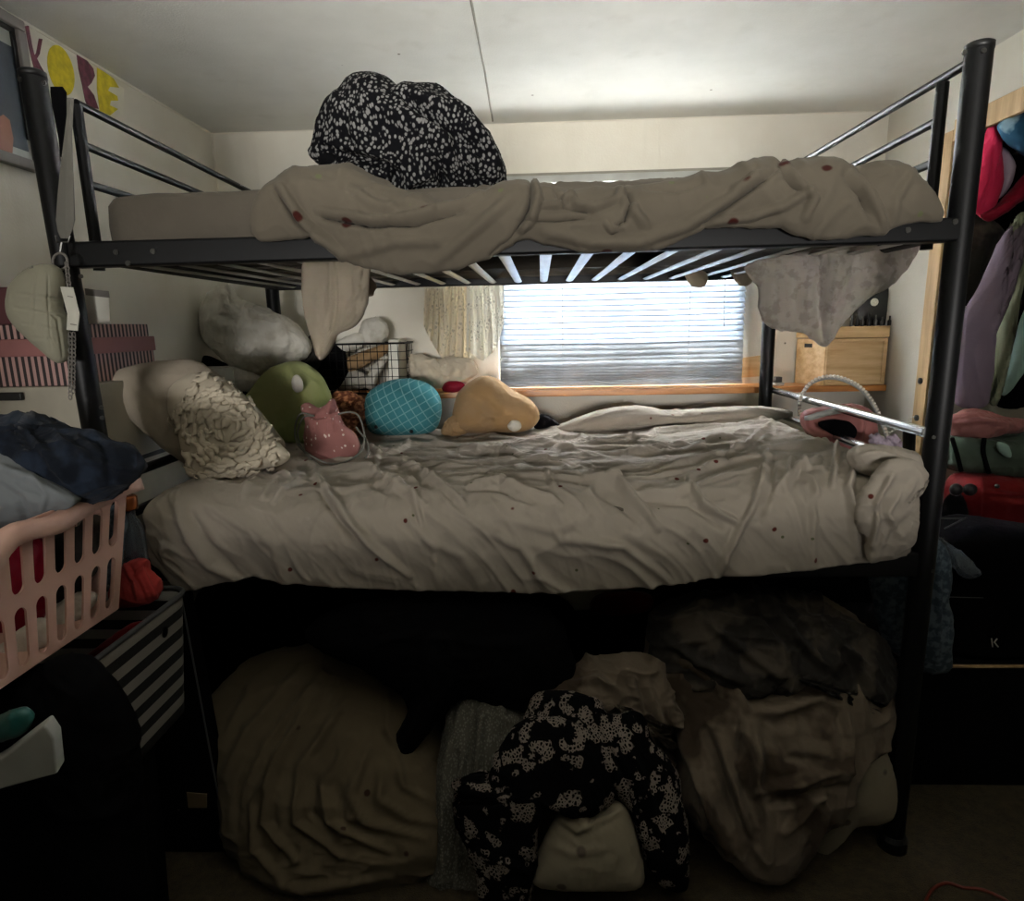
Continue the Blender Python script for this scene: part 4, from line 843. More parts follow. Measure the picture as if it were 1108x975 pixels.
g = G(); g.prism([wl(x, y, .0024) for x, y in ((104, 73), (112, 78), (122, 85), (128, 95), (118, 94), (116, 98), (126, 104), (127, 109), (119, 109), (118, 114), (127, 118), (118, 125), (107, 120), (104, 96))], (.0008, 0, 0)); mk('letter', g, 'yellow', pb_)['label'] = 'yellow E'

# ================================================================== LEFT: dresser, striped gift box, card
ZD = at(75, 418, 1.5)[2]; ZE = lambda y: at(75, y, 1.5)[2]
dr = thing('dresser', 'ivory laminate dresser against the left wall with black slot handle', 'dresser', (-1.26, 1.9, 0))
mk('carcass', G().box((WL+.003, 1.5, 0), (-1.11, 2.3, ZD)), 'drawer', dr, bevel=.004)
h0, h1 = at(-12, 424, 1.498), at(27, 433, 1.498)
mk('slot_handle', G().box((WL+.004, 1.488, h1[2]), (h1[0], 1.4995, h0[2]-.002)), 'blkp', dr, bevel=.003)
for k, z in enumerate((1.0, .78, .56)): mk('drawer_gap', G().box((-1.1105, 1.52, z), (-1.107, 2.28, z+.012)), 'blkp', dr)
gb_ = thing('gift_box', 'pink and black striped card box with a wide pink lid band', 'box', (-1.27, 1.8, ZD))
BX0, BX1, BY0, BY1 = WL+.006, at(75, 418, 1.5)[0], 1.503, atx(166, 380, -1.136)[1]
mk('box_body', G().box((BX0, BY0, ZD+.001), (BX1, BY1, ZE(384))), 'pstripe', gb_, bevel=.002)
mk('lid', G().box((BX0-.003, BY0-.005, ZE(385)), (BX1+.005, BY1+.005, ZE(366))), 'pinkbox', gb_, bevel=.002)
mk('upper_box', G().box((BX0, BY0+.003, ZE(366)), (BX1-.002, BY1-.01, ZE(350))), 'pstripe', gb_, bevel=.002)
tag(mk('rose_box', G().box((BX0, 1.52, ZE(350)+.001), (at(44, 330, 1.52)[0], 1.68, ZE(308))), 'dkpinkbox', bevel=.003), 'plain dark rose box on top of the striped box', 'box')
cd_ = thing('photo_card', 'small pale card propped on the striped box against the left wall', 'card', (-1.22, 1.72, ZE(350)))
c0, c1, c2, c3 = [at(x, y, 1.72) for x, y in ((92, 312), (118, 315), (119, 350), (90, 350))]; 
for c_ in (c0, c1, c2, c3): c_[0] = max(c_[0], WL+.004)
c2[2] = c3[2] = ZE(350)+.001
mk('card', G().prism([c0, c1, c2, c3], (0, .004, 0)), 'card', cd_, smooth=False)
mk('dark_edge', G().prism([c0+np.array([0, -.001, 0]), c1+np.array([0, -.001, 0]), c1+np.array([0, -.001, -.018]), c0+np.array([0, -.001, -.018])], (0, -.001, 0)), 'frame', cd_, smooth=False)

# hanging purse on the left post
pu = thing('quilted_purse', 'small grey quilted crescent purse hanging from the left bed post with tag and chain', 'purse', at(45, 395, 1.33))
QF = [([(18, 318), (40, 320), (68, 325)], 1.4, -.004), ([(16, 333), (40, 337), (68, 342)], 1.4, -.004), ([(24, 350), (45, 353), (70, 358)], 1.4, -.004), ([(35, 366), (55, 367), (72, 372)], 1.4, -.004), ([(38, 292), (36, 320), (34, 360)], 1.4, -.003), ([(52, 289), (52, 325), (55, 380)], 1.4, -.003), ([(55, 340), (62, 345), (68, 385)], 1.8, -.005)]
mk('purse_body', softgeo([(10, 335), (13, 310), (25, 295), (40, 287), (55, 286), (64, 293), (66, 312), (63, 330), (68, 345), (71, 370), (71, 388), (64, 393), (52, 384), (36, 370), (18, 352)], 1.36, .035, folds=QF, cr=(.0015, 20), center=(45, 335), box=1.2), 'quilt', pu, smooth=True, fix=False)
mk('zip', G().tube(catmull([at(x, y, 1.343) for x, y in ((36, 289), (22, 300), (13, 316), (11, 333))], 6), .0025, 8), 'strap', pu)
def ribbon(pts, Y, th=.003):    # pts: (left x, right x, y)
    A = np.array([[at(a, y, Y), at((a+b)/2, y, Y-.003), at(b, y, Y)] for a, b, y in pts]); return G().grid(A)
mk('strap', ribbon([(73, 80, 106), (73, 79, 125), (70, 78, 150), (66, 79, 180), (63, 80, 210), (61, 81, 238), (63, 78, 250), (66, 74, 258)], 1.40), 'strap', pu, solid=.003, fix=False)
mk('strap_loop', ribbon([(55, 68, 94), (55, 72, 100), (57, 72, 115), (60, 72, 130), (64, 70, 150), (66, 68, 170)], 1.415), 'darkcloth', pu, solid=.003, fix=False)
mk('clasp', G().tube([at(x, y, 1.385) for x, y in ((60, 255), (62, 262), (74, 262), (76, 255))], .0022, 8).tube([at(67, 262, 1.385), at(65, 275, 1.385)], .003, 8), 'bolt', pu)
mk('ring', G().tube([at(65+8*math.cos(t), 283+9*math.sin(t), 1.38) for t in np.arange(0, 6.28, .35)], .0028, 8, closed=True), 'frame', pu)
def chain(a, b, n, r=.006):
    g = G(); a, b = np.array(a), np.array(b)
    for k in range(n):
        c = a+(b-a)*(k+.5)/n; g.tube([c+np.array([r*math.cos(t)*(.6 if k % 2 else .15), r*math.cos(t)*(.15 if k % 2 else .6), r*math.sin(t)]) for t in np.arange(0, 6.28, .7)], .0014, 6, closed=True)
    return g
mk('chain', chain(at(72, 284, 1.37), at(75, 312, 1.365), 7), 'frame', pu)
mk('chain', chain(at(76, 360, 1.37), at(76, 432, 1.37), 17), 'frame', pu)
mk('chain', chain(at(80, 360, 1.375), at(79, 425, 1.375), 15), 'frame', pu)
tg = mk('paper_tag', G().prism([at(x, y, 1.355) for x, y in ((65, 310), (79, 311), (86, 340), (84, 358), (72, 357), (73, 340))], (0, .0015, 0)), 'tag', pu, smooth=False)
mk('tag_print', G().prism([at(x, y, 1.3545) for x, y in ((76, 350), (83, 351), (83, 352.3), (76, 351.3))], (0, -.0004, 0)).prism([at(x, y, 1.3545) for x, y in ((73, 320), (79, 321), (79, 322), (73, 321))], (0, -.0004, 0)), 'frame', tg)

# ================================================================== LEFT FRONT: laundry basket and what it stands on
bk = thing('laundry_basket', 'dusty pink plastic laundry basket with two rows of oval slots heaped with clothes', 'laundry basket', (-1.08, 1.0, .778))
BXa, BXb, BYa, BYb, BZ0, BZ1 = -1.31, -.852, .66, 1.285, .782, 1.045
def wallmap(side, u, v):     # u 0..1 along, v 0..1 up; basket tapers towards the floor
    tp = .05*(1-v); xa, xb, ya, yb = BXa+tp, BXb-tp*.6, BYa+tp, BYb-.04-tp*.8; z = BZ0+(BZ1-BZ0)*v
    if side == 'r': return (xb, ya+(yb-ya)*u, z)
    if side == 'l': return (xa, ya+(yb-ya)*u, z)
    if side == 'f': return (xa+(xb-xa)*u, ya, z)
    return (xa+(xb-xa)*u, yb, z)
def slotted(side, nc):
    g = G(); rows = [(.06, .10, .46), (.50, .54, .90)]; asp = (BYb-BYa if side in 'rl' else BXb-BXa)/(BZ1-BZ0)
    edges = [.0, .5, .93]
    for r in range(2):
        v0, v1 = edges[r], edges[r+1]
        for c in range(nc):
            u0 = .02+.96*c/nc; u1 = .02+.96*(c+1)/nc; uc = (u0+u1)/2; vc = (v0+v1)/2; hw = (u1-u0)*.28; hh = (v1-v0)*.40; rad = hw*asp
            inner, outer = [], []
            for k in range(32):
                t = 2*math.pi*k/32; cx_, sx_ = math.cos(t), math.sin(t)
                inner.append((uc+hw*cx_, vc+(hh-rad)*(1 if sx_ > 0 else -1)*(1 if abs(sx_) > 1e-6 else 0)+rad*sx_))
                m_ = max(abs(cx_), abs(sx_)); outer.append((uc+(u1-u0)/2*cx_/m_, vc+(v1-v0)/2*sx_/m_))
            g.add([wallmap(side, *p) for p in inner+outer], [(k, (k+1) % 32, 32+(k+1) % 32, 32+k) for k in range(32)])
    for (ua, ub, va, vb) in ((0, .02, 0, .93), (.98, 1, 0, .93), (0, 1, .93, 1)): g.add([wallmap(side, a, b) for a, b in ((ua, va), (ub, va), (ub, vb), (ua, vb))], [(0, 1, 2, 3)])
    return g
g = G()
for sd, nc in (('r', 11), ('l', 11), ('f', 8), ('b', 8)):
    q = slotted(sd, nc); g.add(q.v, q.f)
bt = [wallmap('f', 0, 0), wallmap('f', 1, 0), wallmap('b', 1, 0), wallmap('b', 0, 0)]; g.add(bt, [(0, 1, 2, 3)])
bko = mk('slotted_wall', g, 'pinkplastic', bk, solid=.004, fix=True, smooth=False)
def rim_path():
    P = []; R = .05
    for cx_, cy_, a0 in ((BXb-R, BYb-R, 0), (BXa+R, BYb-R, 90), (BXa+R, BYa+R, 180), (BXb-R, BYa+R, 270)):
        for k in range(7): a = math.radians(a0+15*k); P.append((cx_+R*math.cos(a), cy_+R*math.sin(a), math.cos(a), math.sin(a)))
    return P
rp_ = rim_path(); dens = []
for i in range(len(rp_)):
    a, b = rp_[i], rp_[(i+1) % len(rp_)]; m_ = max(1, int(math.dist(a[:2], b[:2])/.015))
    for k in range(m_): t = k/m_; dens.append([a[j]*(1-t)+b[j]*t for j in range(4)])
prof = [(-.004, -.006), (-.002, .004), (.006, .008), (.018, .006), (.025, -.002), (.028, -.023), (.025, -.024), (.021, -.005), (.012, .002), (.003, .001)]
A = np.zeros((len(dens), len(prof), 3))
for i, (x, y, dx, dy) in enumerate(dens):
    dip = -.012*math.exp(-((y-1.02)/.05)**2)+.006*math.exp(-((y-1.2)/.08)**2)-.03*math.exp(-((y-.88)/.03)**2) if dx > .9 else 0
    for j, (o_, z_) in enumerate(prof): A[i, j] = (x+dx*o_, y+dy*o_, BZ1+z_+dip)
mk('rim', G().grid(A, True, True), 'pinkplastic', bk, smooth=True)
soft('navy_clothes', 'navy blue clothes heaped at the back of the pink laundry basket', 'clothing', [(-30, 455), (10, 452), (30, 449), (36, 460), (75, 466), (100, 468), (118, 478), (142, 486), (151, 500), (150, 515), (130, 530), (90, 545), (50, 535), (-30, 530)], 1.12, .07, 'navy', cr=(.016, 12), folds=[([(30, 470), (60, 500), (90, 530)], 5, .012), ([(60, 470), (100, 500), (140, 508)], 4, .012), ([(90, 470), (115, 490), (120, 520)], 4, -.012)], seed=21)
soft('grey_sweatshirt', 'grey sweatshirt spilling over in the front of the pink laundry basket', 'clothing', [(-30, 485), (0, 492), (30, 502), (60, 518), (84, 536), (82, 546), (55, 556), (20, 566), (-30, 575)], 1.06, .04, 'grey', cr=(.008, 12), folds=[([(0, 505), (35, 520), (75, 542)], 5, .012), ([(-10, 520), (20, 540), (30, 560)], 6, -.01), ([(35, 515), (50, 535), (45, 552)], 3, .006)], seed=22)
for nm, lb, O, Y_, mm in (('crimson_garment', 'shiny crimson garment seen through the left slots of the pink basket', [(-40, 590), (10, 575), (45, 585), (55, 620), (50, 660), (20, 700), (-40, 720)], 1.12, 'crimson'),
    ('dark_garment', 'dark grey garment pressed behind the middle slots of the pink basket', [(52, 585), (85, 568), (105, 560), (110, 600), (90, 640), (60, 665), (52, 630)], 1.2, 'fleeceblue'),
    ('white_towel', 'white cloth at the bottom of the pink basket', [(20, 700), (50, 665), (90, 640), (105, 650), (70, 690), (30, 715)], 1.16, 'white'),
    ('black_shirt', 'black cloth behind the far slots of the pink basket', [(105, 560), (130, 545), (135, 570), (128, 610), (110, 640), (98, 620)], 1.27, 'denim'),
    ('striped_towel', 'grey and white cloth behind the lower slots of the pink basket', [(-40, 730), (0, 700), (40, 670), (60, 690), (30, 715), (-40, 760)], 1.05, 'white')):
    soft(nm, lb, 'clothing', O, Y_, .03, mm, cr=(.010, 16), sub=5, seed=len(nm))
# bottle
bo = thing('perfume_bottle', 'clear glass bottle with copper coloured cap behind the pink basket', 'bottle', at(148, 640, 1.36))
q = at(151, 640, 1.36); zt5 = at(151, 536, 1.36)[2]; H_ = zt5-q[2]
mk('glass_body', G().lathe([(.001, 0), (.026, 0), (.028, .01), (.028, H_*.62), (.022, H_*.72), (.014, H_*.78), (.014, H_*.9)], q, 28), 'clear', bo, smooth=True)
mk('cap', G().lathe([(.021, H_*.86), (.022, H_*.88), (.022, H_*.98), (.018, H_)], q, 28), 'amber', bo, smooth=True)
soft('coral_garment', 'coral red garment hanging over the striped bag behind the pink basket', 'clothing', [(120, 640), (130, 618), (142, 607), (157, 606), (158, 616), (170, 630), (174, 640), (165, 650), (148, 655), (128, 656)], 1.30, .04, 'red', folds=[([(135, 612), (145, 630), (150, 650)], 3, .008), ([(150, 610), (160, 630), (168, 645)], 3, .008), ([(140, 612), (152, 635), (158, 650)], 2.5, -.008)], cr=(.005, 20), seed=2)
# striped fabric bin
sbn = thing('striped_bin', 'black and off-white striped fabric bin under the basket', 'storage bin', (-1.0, 1.2, .455))
def rrect(cx_, cy_, hx, hy, R, n=7):
    P = []
    for sx, sy, a0 in ((1, 1, 0), (-1, 1, 90), (-1, -1, 180), (1, -1, 270)):
        for k in range(n): a = math.radians(a0+90*k/(n-1)); P.append((cx_+sx*(hx-R)+R*math.cos(a), cy_+sy*(hy-R)+R*math.sin(a)))
    return P
A = []
for k in range(12):
    v = k/11; A.append([(x, y, .455+(.745-.455)*v+.0*x) for x, y in rrect(-1.02, 1.19, .165+.02*v, .18+.02*v, .045)])
mk('bin_wall', G().grid(np.array(A), False, True), 'stripew', sbn, solid=.004, fix=False, smooth=True)
mk('bin_rim', G().tube([(x, y, .747) for x, y in rrect(-1.02, 1.19, .187, .202, .045)], .006, 8, closed=True), 'pipe', sbn)
mk('bin_base', G().prism([(x, y, .455) for x, y in rrect(-1.02, 1.19, .163, .178, .045)], (0, 0, .006)), 'blkp', sbn)
mk('eyelet', G().tube([(-.839, 1.28, .69), (-.836, 1.28, .69)], .012, 14), 'blkp', sbn)
soft('maroon_lining', 'dark maroon cloth inside the striped bin', 'cloth', [(92, 712), (118, 690), (146, 674), (160, 674), (148, 694), (118, 708)], 1.24, .012, 'redleather', sub=5, cr=(.006, 14))
tag(mk('black_hamper', G().lathe([(.05, .01), (.155, .01), (.165, .2), (.172, .43), (.165, .452)], (-1.03, 1.17, 0), 36), 'darkcloth', smooth=True), 'black fabric hamper on the floor under the striped bin', 'hamper')
soft('black_coat', 'black coat heaped on the floor at the lower left', 'coat', [(-60, 735), (20, 725), (65, 712), (95, 716), (120, 748), (138, 790), (148, 840), (152, 930), (155, 1010), (60, 1040), (-60, 1040)], 1.0, .07, 'darkcloth', cr=(.012, 9), seed=31, box=1.2)
wbn = thing('white_tray', 'white plastic tray with slanted side at the lower left edge of the photo', 'tray', at(20, 850, .78))
P = [at(x, y, .80) for x, y in ((-40, 845), (0, 822), (48, 785), (58, 800), (62, 838), (0, 855), (-40, 862))]
mk('tray_shell', G().prism(P, (-.01, .03, .0)), 'plaster', wbn, bevel=.004)
soft('teal_item', 'dark teal crinkled item in the white tray', 'cloth', [(-30, 790), (0, 775), (22, 766), (32, 775), (28, 790), (5, 800), (-30, 812)], .83, .02, 'tealp', sub=5, cr=(.006, 20))
# dark upright case under the bed end, thin pale piping
ca = thing('upright_case', 'black upright case under the left end of the bed with thin grey edge piping', 'case', (-.95, 1.40, 0))
e0, e1 = at(196, 645, 1.398), at(249, 935, 1.398)
g = G().prism([(-1.02, 1.40, .72), (e0[0], 1.40, e0[2]), (e1[0], 1.40, .0), (-1.02, 1.40, .0)], (0, .05, 0)); mk('case_body', g, 'darkcloth', ca, bevel=.004)
mk('piping', G().tube([e0, (e1[0], 1.398, .005)], .0022, 8), 'pipe', ca)
tag(mk('beige_label', G().prism([at(x, y, 1.396) for x, y in ((202, 857), (224, 859), (224, 874), (204, 874))], (0, -.001, 0)), 'beigelabel', smooth=False), 'small beige card stuck near the floor at the left case', 'card')

# ================================================================== UNDER THE BED
soft('under_bed_shade_left', 'black mass added as shade at the back under the left half of the bed', 'shade mass', [(178, 660), (205, 636), (330, 625), (450, 636), (560, 640), (620, 660), (630, 720), (600, 790), (300, 800), (200, 780)], 1.95, .12, 'darkcloth', cr=(.012, 6), box=1.8, seed=71)  # added black body that hides the pale wall, stands in for under-bed shade
soft('under_bed_shade_right', 'black mass added as shade at the back under the right half of the bed', 'bedding', [(600, 680), (640, 668), (720, 632), (850, 618), (930, 618), (955, 660), (945, 760), (880, 800), (620, 800)], 2.3, .12, 'darkcloth', cr=(.012, 6), box=1.8, seed=72)  # second added black body, keeps the back under the bed as dark as shade
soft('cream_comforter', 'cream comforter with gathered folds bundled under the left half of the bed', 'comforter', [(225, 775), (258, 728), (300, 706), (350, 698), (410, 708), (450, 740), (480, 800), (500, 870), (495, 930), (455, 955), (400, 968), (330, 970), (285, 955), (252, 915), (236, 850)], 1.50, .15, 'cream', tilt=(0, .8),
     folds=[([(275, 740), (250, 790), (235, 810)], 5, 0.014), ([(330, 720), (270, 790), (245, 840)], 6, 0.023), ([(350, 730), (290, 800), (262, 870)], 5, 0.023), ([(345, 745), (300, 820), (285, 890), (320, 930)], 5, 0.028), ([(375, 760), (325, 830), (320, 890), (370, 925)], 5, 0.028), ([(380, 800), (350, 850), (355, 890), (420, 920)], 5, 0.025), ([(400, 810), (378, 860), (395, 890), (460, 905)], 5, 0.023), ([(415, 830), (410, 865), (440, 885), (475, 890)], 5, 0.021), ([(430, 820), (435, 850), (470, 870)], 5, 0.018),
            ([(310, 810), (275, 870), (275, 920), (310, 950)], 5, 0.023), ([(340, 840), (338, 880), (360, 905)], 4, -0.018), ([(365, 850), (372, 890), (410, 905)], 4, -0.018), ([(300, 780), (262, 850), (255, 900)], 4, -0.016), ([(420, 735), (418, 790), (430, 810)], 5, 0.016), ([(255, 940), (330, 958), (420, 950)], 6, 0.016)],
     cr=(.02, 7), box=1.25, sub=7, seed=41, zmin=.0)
soft('black_jacket', 'black jacket drooping over the comforter under the bed', 'jacket', [(330, 690), (380, 655), (470, 640), (560, 645), (610, 680), (620, 740), (590, 770), (540, 760), (500, 755), (475, 775), (455, 805), (432, 832), (415, 830), (428, 795), (440, 760), (400, 725)], 1.47, .06, 'darkcloth', cr=(.012, 9), center=(500, 705), seed=42)
soft('grey_knit_throw', 'grey knitted throw hanging in long folds under the middle of the bed', 'throw', [(465, 985), (462, 930), (468, 870), (478, 800), (490, 760), (515, 738), (545, 738), (572, 760), (575, 785), (552, 800), (540, 840), (520, 880), (525, 930), (545, 985)], 1.42, .09, 'knit', tilt=(0, .3), folds=[([(500, 765), (485, 830), (478, 960)], 5, .022), ([(520, 750), (505, 830), (500, 960)], 4, -.02), ([(520, 770), (515, 850), (515, 960)], 5, .02), ([(545, 750), (540, 790)], 6, .015), ([(490, 770), (495, 860), (490, 960)], 3, -.014)], cr=(.008, 14), center=(510, 860), sub=7, seed=43)
soft('printed_scarf', 'black scarf with beige lattice print sprawled under the bed', 'scarf', [(575, 758), (600, 748), (640, 755), (660, 772), (688, 770), (705, 800), (728, 828), (738, 865), (745, 925), (742, 962), (715, 958), (700, 930), (688, 890), (668, 862), (650, 850), (600, 835), (570, 800)], 1.34, .06, 'printed', tilt=(0, .3), cr=(.012, 10), folds=[([(660, 780), (690, 830), (715, 900), (725, 950)], 6, .012), ([(640, 780), (670, 830), (700, 890)], 4, -.015)], center=(672, 830), sub=7, seed=44)
soft('printed_dress', 'black garment with a few beige lattice patches in front of the knit throw', 'clothing', [(488, 850), (500, 845), (520, 860), (545, 800), (580, 775), (630, 785), (660, 820), (665, 860), (640, 880), (610, 870), (585, 890), (575, 960), (560, 1000), (530, 1000), (510, 930), (494, 890)], 1.30, .06, 'printed', tilt=(0, .2), cr=(.012, 9), center=(580, 850), sub=7, seed=47)
soft('cream_pillowcase', 'cream pillowcase corner on the floor below the printed scarf', 'pillowcase', [(578, 955), (590, 905), (605, 880), (625, 870), (640, 882), (665, 868), (680, 880), (690, 915), (693, 958), (640, 962)], 1.27, .05, 'creampil', tilt=(0, .3), folds=[([(605, 885), (625, 900), (650, 890), (670, 878)], 4, .012), ([(595, 910), (620, 925), (660, 915)], 6, .006)], cr=(.006, 10), zmin=.0, seed=45)
soft('cream_throw', 'cream and grey plush throw between the scarf and the large fleece', 'throw', [(560, 745), (600, 725), (640, 715), (690, 705), (725, 730), (740, 780), (738, 830), (722, 825), (700, 790), (680, 765), (650, 768), (610, 752), (580, 765)], 1.47, .07, 'fleece', tilt=(0, .4), folds=[([(700, 740), (715, 780), (730, 820)], 5, .02), ([(680, 730), (695, 765)], 5, .015), ([(620, 740), (650, 735), (670, 750)], 5, .015), ([(690, 740), (705, 780)], 3, -.015)], cr=(.03, 9), center=(660, 755), sub=7, seed=46)
soft('patterned_fleece', 'big fleece blanket blotched cream and brown bundled by the right post', 'blanket', [(738, 800), (722, 760), (700, 720), (706, 670), (740, 650), (790, 640), (850, 640), (895, 660), (935, 685), (955, 720), (958, 775), (945, 810), (920, 850), (890, 895), (860, 930), (830, 944), (795, 930), (765, 900), (740, 870)], 1.49, .13, 'fleece', tilt=(0, .6),
     folds=[([(740, 780), (760, 850), (790, 920)], 6, 0.037), ([(765, 790), (785, 850), (815, 930)], 5, -0.025), ([(780, 800), (795, 850), (810, 900)], 6, 0.035), ([(815, 780), (820, 830), (815, 860)], 6, 0.037), ([(800, 775), (802, 820)], 4, -0.027), ([(798, 752), (810, 768), (840, 772), (890, 755), (905, 765)], 5, 0.030), ([(825, 752), (860, 745), (900, 755)], 4, -0.025), ([(820, 855), (860, 848), (910, 830)], 6, 0.033), ([(830, 870), (870, 862), (905, 850)], 4, -0.025), ([(910, 750), (920, 800), (910, 840)], 5, 0.027), ([(925, 740), (935, 790)], 5, 0.020), ([(840, 790), (850, 820), (890, 825)], 7, -0.025), ([(850, 900), (880, 870), (905, 840)], 5, 0.020), ([(720, 700), (760, 730), (790, 750)], 6, 0.022), ([(800, 690), (830, 720), (870, 730)], 7, 0.022), ([(850, 670), (890, 700), (930, 730)], 6, 0.022)],
     cr=(.034, 7), stretch=(1.3, 1, .7), box=1.2, sub=7, seed=51, zmin=.0)
soft('smoky_blanket', 'dark smoky grey fleece blanket lying over the top of the blotched fleece', 'blanket', [(704, 720), (704, 670), (740, 648), (790, 638), (850, 636), (897, 655), (938, 682), (960, 718), (962, 760), (945, 775), (915, 745), (880, 738), (850, 750), (810, 742), (780, 760), (745, 760), (720, 745)], 1.53, .12, 'fleeceblue', tilt=(0, .3), sub=7,
     folds=[([(720, 690), (760, 720), (800, 735)], 5, .022), ([(760, 670), (800, 700), (840, 730)], 5, .022), ([(830, 650), (860, 690), (900, 725)], 5, .022), ([(880, 670), (920, 710), (945, 750)], 5, .022), ([(790, 655), (830, 670), (850, 700)], 4, -.02), ([(900, 690), (905, 730)], 4, .02)], cr=(.03, 9), seed=53)
soft('floral_pillow', 'cream pillow with small grey flowers poking out by the right post', 'pillow', [(850, 925), (862, 880), (890, 840), (925, 795), (945, 790), (960, 815), (969, 850), (966, 878), (950, 888), (920, 892), (900, 915), (885, 925), (872, 915)], 1.44, .05, 'creampil', cr=(.004, 12), folds=[([(905, 830), (900, 870), (895, 905)], 6, .01)], center=(920, 860), zmin=.0)
bb = soft('orange_book', 'dull orange red bound item just below the sheet at the back', 'box', [(640, 660), (642, 648), (660, 642), (700, 642), (706, 655), (690, 662), (660, 664)], 2.1, .03, 'redleather', sub=4, box=1.7)
soft('denim_leg', 'dark blue denim hanging behind the right post under the sheet', 'clothing', [(940, 610), (960, 605), (985, 610), (990, 640), (985, 690), (975, 710), (955, 690), (945, 650)], 1.62, .03, 'denim', cr=(.006, 12), sub=5)
soft('mesh_cloth', 'grey blue mesh garment hanging down the right side of the right post', 'clothing', [(1004, 588), (1014, 583), (1026, 600), (1028, 625), (1024, 645), (1030, 670), (1028, 705), (1024, 728), (990, 722), (992, 680), (998, 630)], 1.50, .03, 'denim', folds=[([(1012, 590), (1018, 640), (1012, 715)], 4, .010), ([(1020, 600), (1022, 690)], 3, -.008)], cr=(.005, 16), center=(1012, 660))

# ================================================================== RIGHT: closet clothes and stacked bags
cab = thing('black_cabinet', 'low black cabinet with pale front edge under the black suitcase', 'cabinet', (1.4, 1.8, 0))
zc1 = at(1050, 722, 1.66)[2]
mk('cabinet_body', G().box((1.02, 1.67, 0), (1.95, 2.1, zc1-.006)), 'darkcloth', cab, bevel=.004)
mk('front_edge', G().box((1.02, 1.66, zc1-.003), (1.95, 1.67, zc1+.003)), 'trimw', cab, bevel=.001)
su = thing('black_suitcase', 'black soft suitcase with tiny silver emblem on the low cabinet', 'suitcase', (1.35, 1.82, zc1+.004))
mk('suitcase_shell', softgeo([(1005, 722), (1005, 600), (1018, 572), (1045, 562), (1090, 566), (1150, 580), (1180, 620), (1185, 720), (1100, 728)], 1.82, .12, cr=(.005, 9), box=1.9, zmin=zc1+.004, center=(1090, 650)), 'darkcloth', su, smooth=True, fix=False)
q0 = at(1024, 646, 1.695); q1 = at(1064, 647, 1.695); mk('zip_line', G().tube([q0, (q0+q1)/2, q1], .0014, 6), 'pipe', su)
mk('emblem', G().tube([at(1073, 691, 1.688), at(1074, 700, 1.688)], .0018, 6).tube([at(1079, 691, 1.688), at(1076, 695, 1.688), at(1080, 700, 1.688)], .0020, 6), 'card', su)
soft('clear_plastic', 'crinkled clear plastic lying over the left corner of the black suitcase', 'plastic wrap', [(1014, 580), (1030, 590), (1046, 602), (1055, 612), (1062, 622), (1045, 625), (1028, 612), (1016, 600)], 1.70, .012, 'clear', cr=(.006, 26), sub=5)
g = G().tube([at(1018, 561, 1.72), at(1044, 561, 1.72)], .002, 8); tag(mk('wire_hanger', g.tube([at(1022, 572, 1.72), at(1046, 560, 1.72)], .0018, 8), 'bolt'), 'thin pale wire pieces lying on the black suitcase', 'wire')
zr = at(1090, 581, 2.05)[2]
ch = thing('storage_chest', 'black storage chest in the closet carrying the red bag', 'chest', (1.66, 2.3, 0))
mk('chest_body', G().box((1.40, 2.12, 0), (1.95, 2.36, zr-.04)), 'darkcloth', ch, bevel=.006); mk('chest_lid', G().box((1.385, 1.98, zr-.04), (1.96, 2.37, zr-.015)), 'darkcloth', ch, bevel=.006)
rb = soft('red_bag', 'dark red leather handbag lying between black suitcase and grey green bag', 'handbag', [(1028, 548), (1030, 525), (1045, 514), (1080, 514), (1125, 520), (1150, 540), (1145, 575), (1110, 582), (1070, 578), (1042, 566)], 2.05, .09, 'redleather', folds=[([(1062, 518), (1060, 560)], 2, .008), ([(1065, 532), (1100, 536), (1125, 532)], 3, .012)], cr=(.008, 10), box=1.5)
mk('snap', G().add(ico(3)[0]*.007+at(1079, 526, 1.965), ico(3)[1]), 'bolt', rb, smooth=True)
cm = thing('black_goggles', 'black glossy rounded lenses resting in front of the red bag', 'goggles', at(1040, 545, 1.93))
for px in (1035, 1050): mk('lens', G().lathe([(.001, -.012), (.012, -.011), (.018, -.004), (.019, .006), (.015, .01)], at(px, 530, 1.93), 22, 'y'), 'blkp', cm, smooth=True)
soft('dark_pouch', 'dark green black pouch left of the red bag', 'pouch', [(1022, 560), (1024, 540), (1036, 532), (1044, 545), (1044, 562)], 1.95, .03, 'darkcloth', sub=4)
gg = soft('green_bag', 'grey green shiny bag with two black straps on top of the red bag', 'bag', [(1022, 495), (1026, 476), (1050, 472), (1085, 474), (1125, 470), (1150, 490), (1140, 515), (1100, 520), (1060, 512), (1030, 508)], 2.1, .08, 'greenbag', cr=(.010, 12), box=1.4)
for a in ([(1030, 474), (1035, 490), (1040, 510)], [(1065, 474), (1064, 490), (1070, 512)]): mk('strap', G().tube(catmull([at(x, y, 2.02) for x, y in a], 6), .007, 8), 'darkcloth', gg)
soft('mint_cloth', 'pale mint strip of cloth over the grey green bag', 'cloth', [(1080, 478), (1090, 482), (1094, 494), (1088, 494), (1080, 486)], 2.0, .012, 'mint', sub=4)
soft('pink_purse', 'crumpled pink faux leather purse on top of the grey green bag', 'purse', [(1028, 465), (1032, 450), (1050, 444), (1085, 450), (1110, 455), (1104, 466), (1080, 470), (1062, 474), (1044, 476)], 2.1, .05, 'pinkleather', cr=(.012, 16), folds=[([(1035, 458), (1060, 455), (1095, 460)], 3, .012)], seed=3)
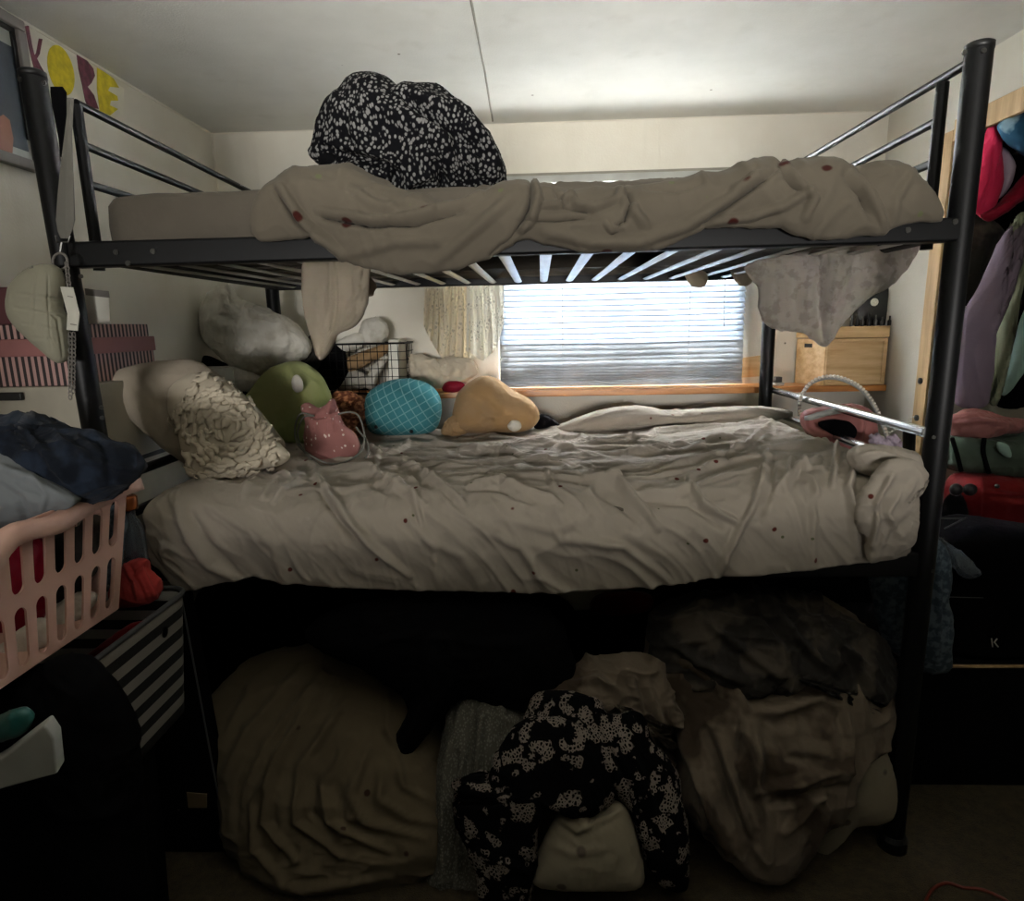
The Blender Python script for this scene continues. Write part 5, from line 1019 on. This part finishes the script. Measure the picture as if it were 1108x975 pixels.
# hanging clothes, on a rail inside the closet
tag(mk('closet_rail', G().tube([(1.62, .62, 1.88), (1.62, 2.6, 1.88)], .014, 14), 'chrome'), 'steel hanging rail inside the closet', 'clothes rail')
HC = [('lilac_sweatshirt', 'lilac sweatshirt hanging with one long sleeve in the closet', [(1108, 240), (1092, 246), (1078, 275), (1060, 310), (1045, 340), (1040, 380), (1034, 430), (1040, 440), (1064, 441), (1068, 425), (1072, 380), (1075, 330), (1085, 290), (1110, 260)], 2.14, .05, 'lilac', (1062, 370)),
      ('sage_jumper', 'pale sage jumper hanging right of the lilac sweatshirt', [(1130, 225), (1098, 235), (1092, 250), (1098, 268), (1092, 310), (1080, 360), (1072, 420), (1070, 434), (1080, 434), (1090, 370), (1100, 320), (1108, 290), (1130, 270)], 2.2, .04, 'sage', (1095, 310)),
      ('black_trousers', 'black garment hanging right of the sage jumper', [(1130, 270), (1108, 290), (1100, 330), (1090, 380), (1078, 436), (1110, 440), (1130, 430)], 2.28, .04, 'darkcloth', None),
      ('mint_shirt', 'pale mint shirt edge hanging at the right edge of the photo', [(1140, 290), (1112, 330), (1100, 370), (1085, 420), (1092, 424), (1112, 395), (1140, 380)], 2.22, .03, 'mint', None),
      ('black_shirt', 'black garment hanging behind the pink jacket in the closet', [(1045, 150), (1080, 140), (1140, 140), (1150, 240), (1110, 262), (1080, 300), (1050, 330), (1042, 260), (1052, 230)], 2.42, .04, 'darkcloth', None),
      ('brown_fur_scarf', 'dark grey furry scarf hanging beside the right post', [(1052, 238), (1075, 240), (1085, 256), (1070, 290), (1052, 320), (1045, 330), (1040, 290)], 2.34, .04, 'fleeceblue', None)]
for k, (nm, lb, O, Y_, T_, mm, cc_) in enumerate(HC):
    soft(nm, lb, 'clothing', O, Y_, T_, mm, center=cc_, cr=(.010, 7), stretch=(1.6, 1, .4), seed=60+k, group='clothes hanging in the closet')
pj = soft('pink_jacket', 'hot pink and crimson jacket hanging at the top of the closet', 'jacket', [(1072, 135), (1083, 136), (1080, 156), (1083, 180), (1082, 205), (1072, 228), (1064, 236), (1054, 228), (1050, 218), (1056, 190), (1062, 165), (1068, 150)], 2.2, .04, 'pinkjkt', cr=(.006, 12), folds=[([(1076, 158), (1072, 195), (1060, 225)], 2, -.008)], center=(1068, 190))
soft('inner_lining', 'greyish pink lining', None, [(1082, 160), (1094, 170), (1096, 185), (1090, 205), (1078, 215), (1080, 195)], 2.22, .03, 'mirror', parent=pj, sub=5)
soft('jacket_sleeve', 'crimson sleeve', None, [(1062, 232), (1080, 222), (1100, 200), (1120, 180), (1130, 200), (1108, 215), (1085, 232), (1070, 240)], 2.18, .03, 'crimson', parent=pj, sub=5)
soft('blue_cap', 'blue and white cap hanging under the closet header', 'cap', [(1082, 134), (1095, 127), (1130, 118), (1140, 150), (1118, 168), (1105, 162), (1090, 150)], 2.12, .05, 'cap', cr=(.004, 12), sub=5)
# cable on the carpet
tag(mk('floor_cable', G().tube([p+np.array([0, 0, .004]) for p in catmull([atz(x, y, .0) for x, y in ((998, 985), (1008, 965), (1024, 957), (1042, 962), (1062, 964), (1085, 974), (1100, 985))], 8)], .004, 8), 'cable'), 'dark red cable curving over the carpet at the bottom right', 'cable')
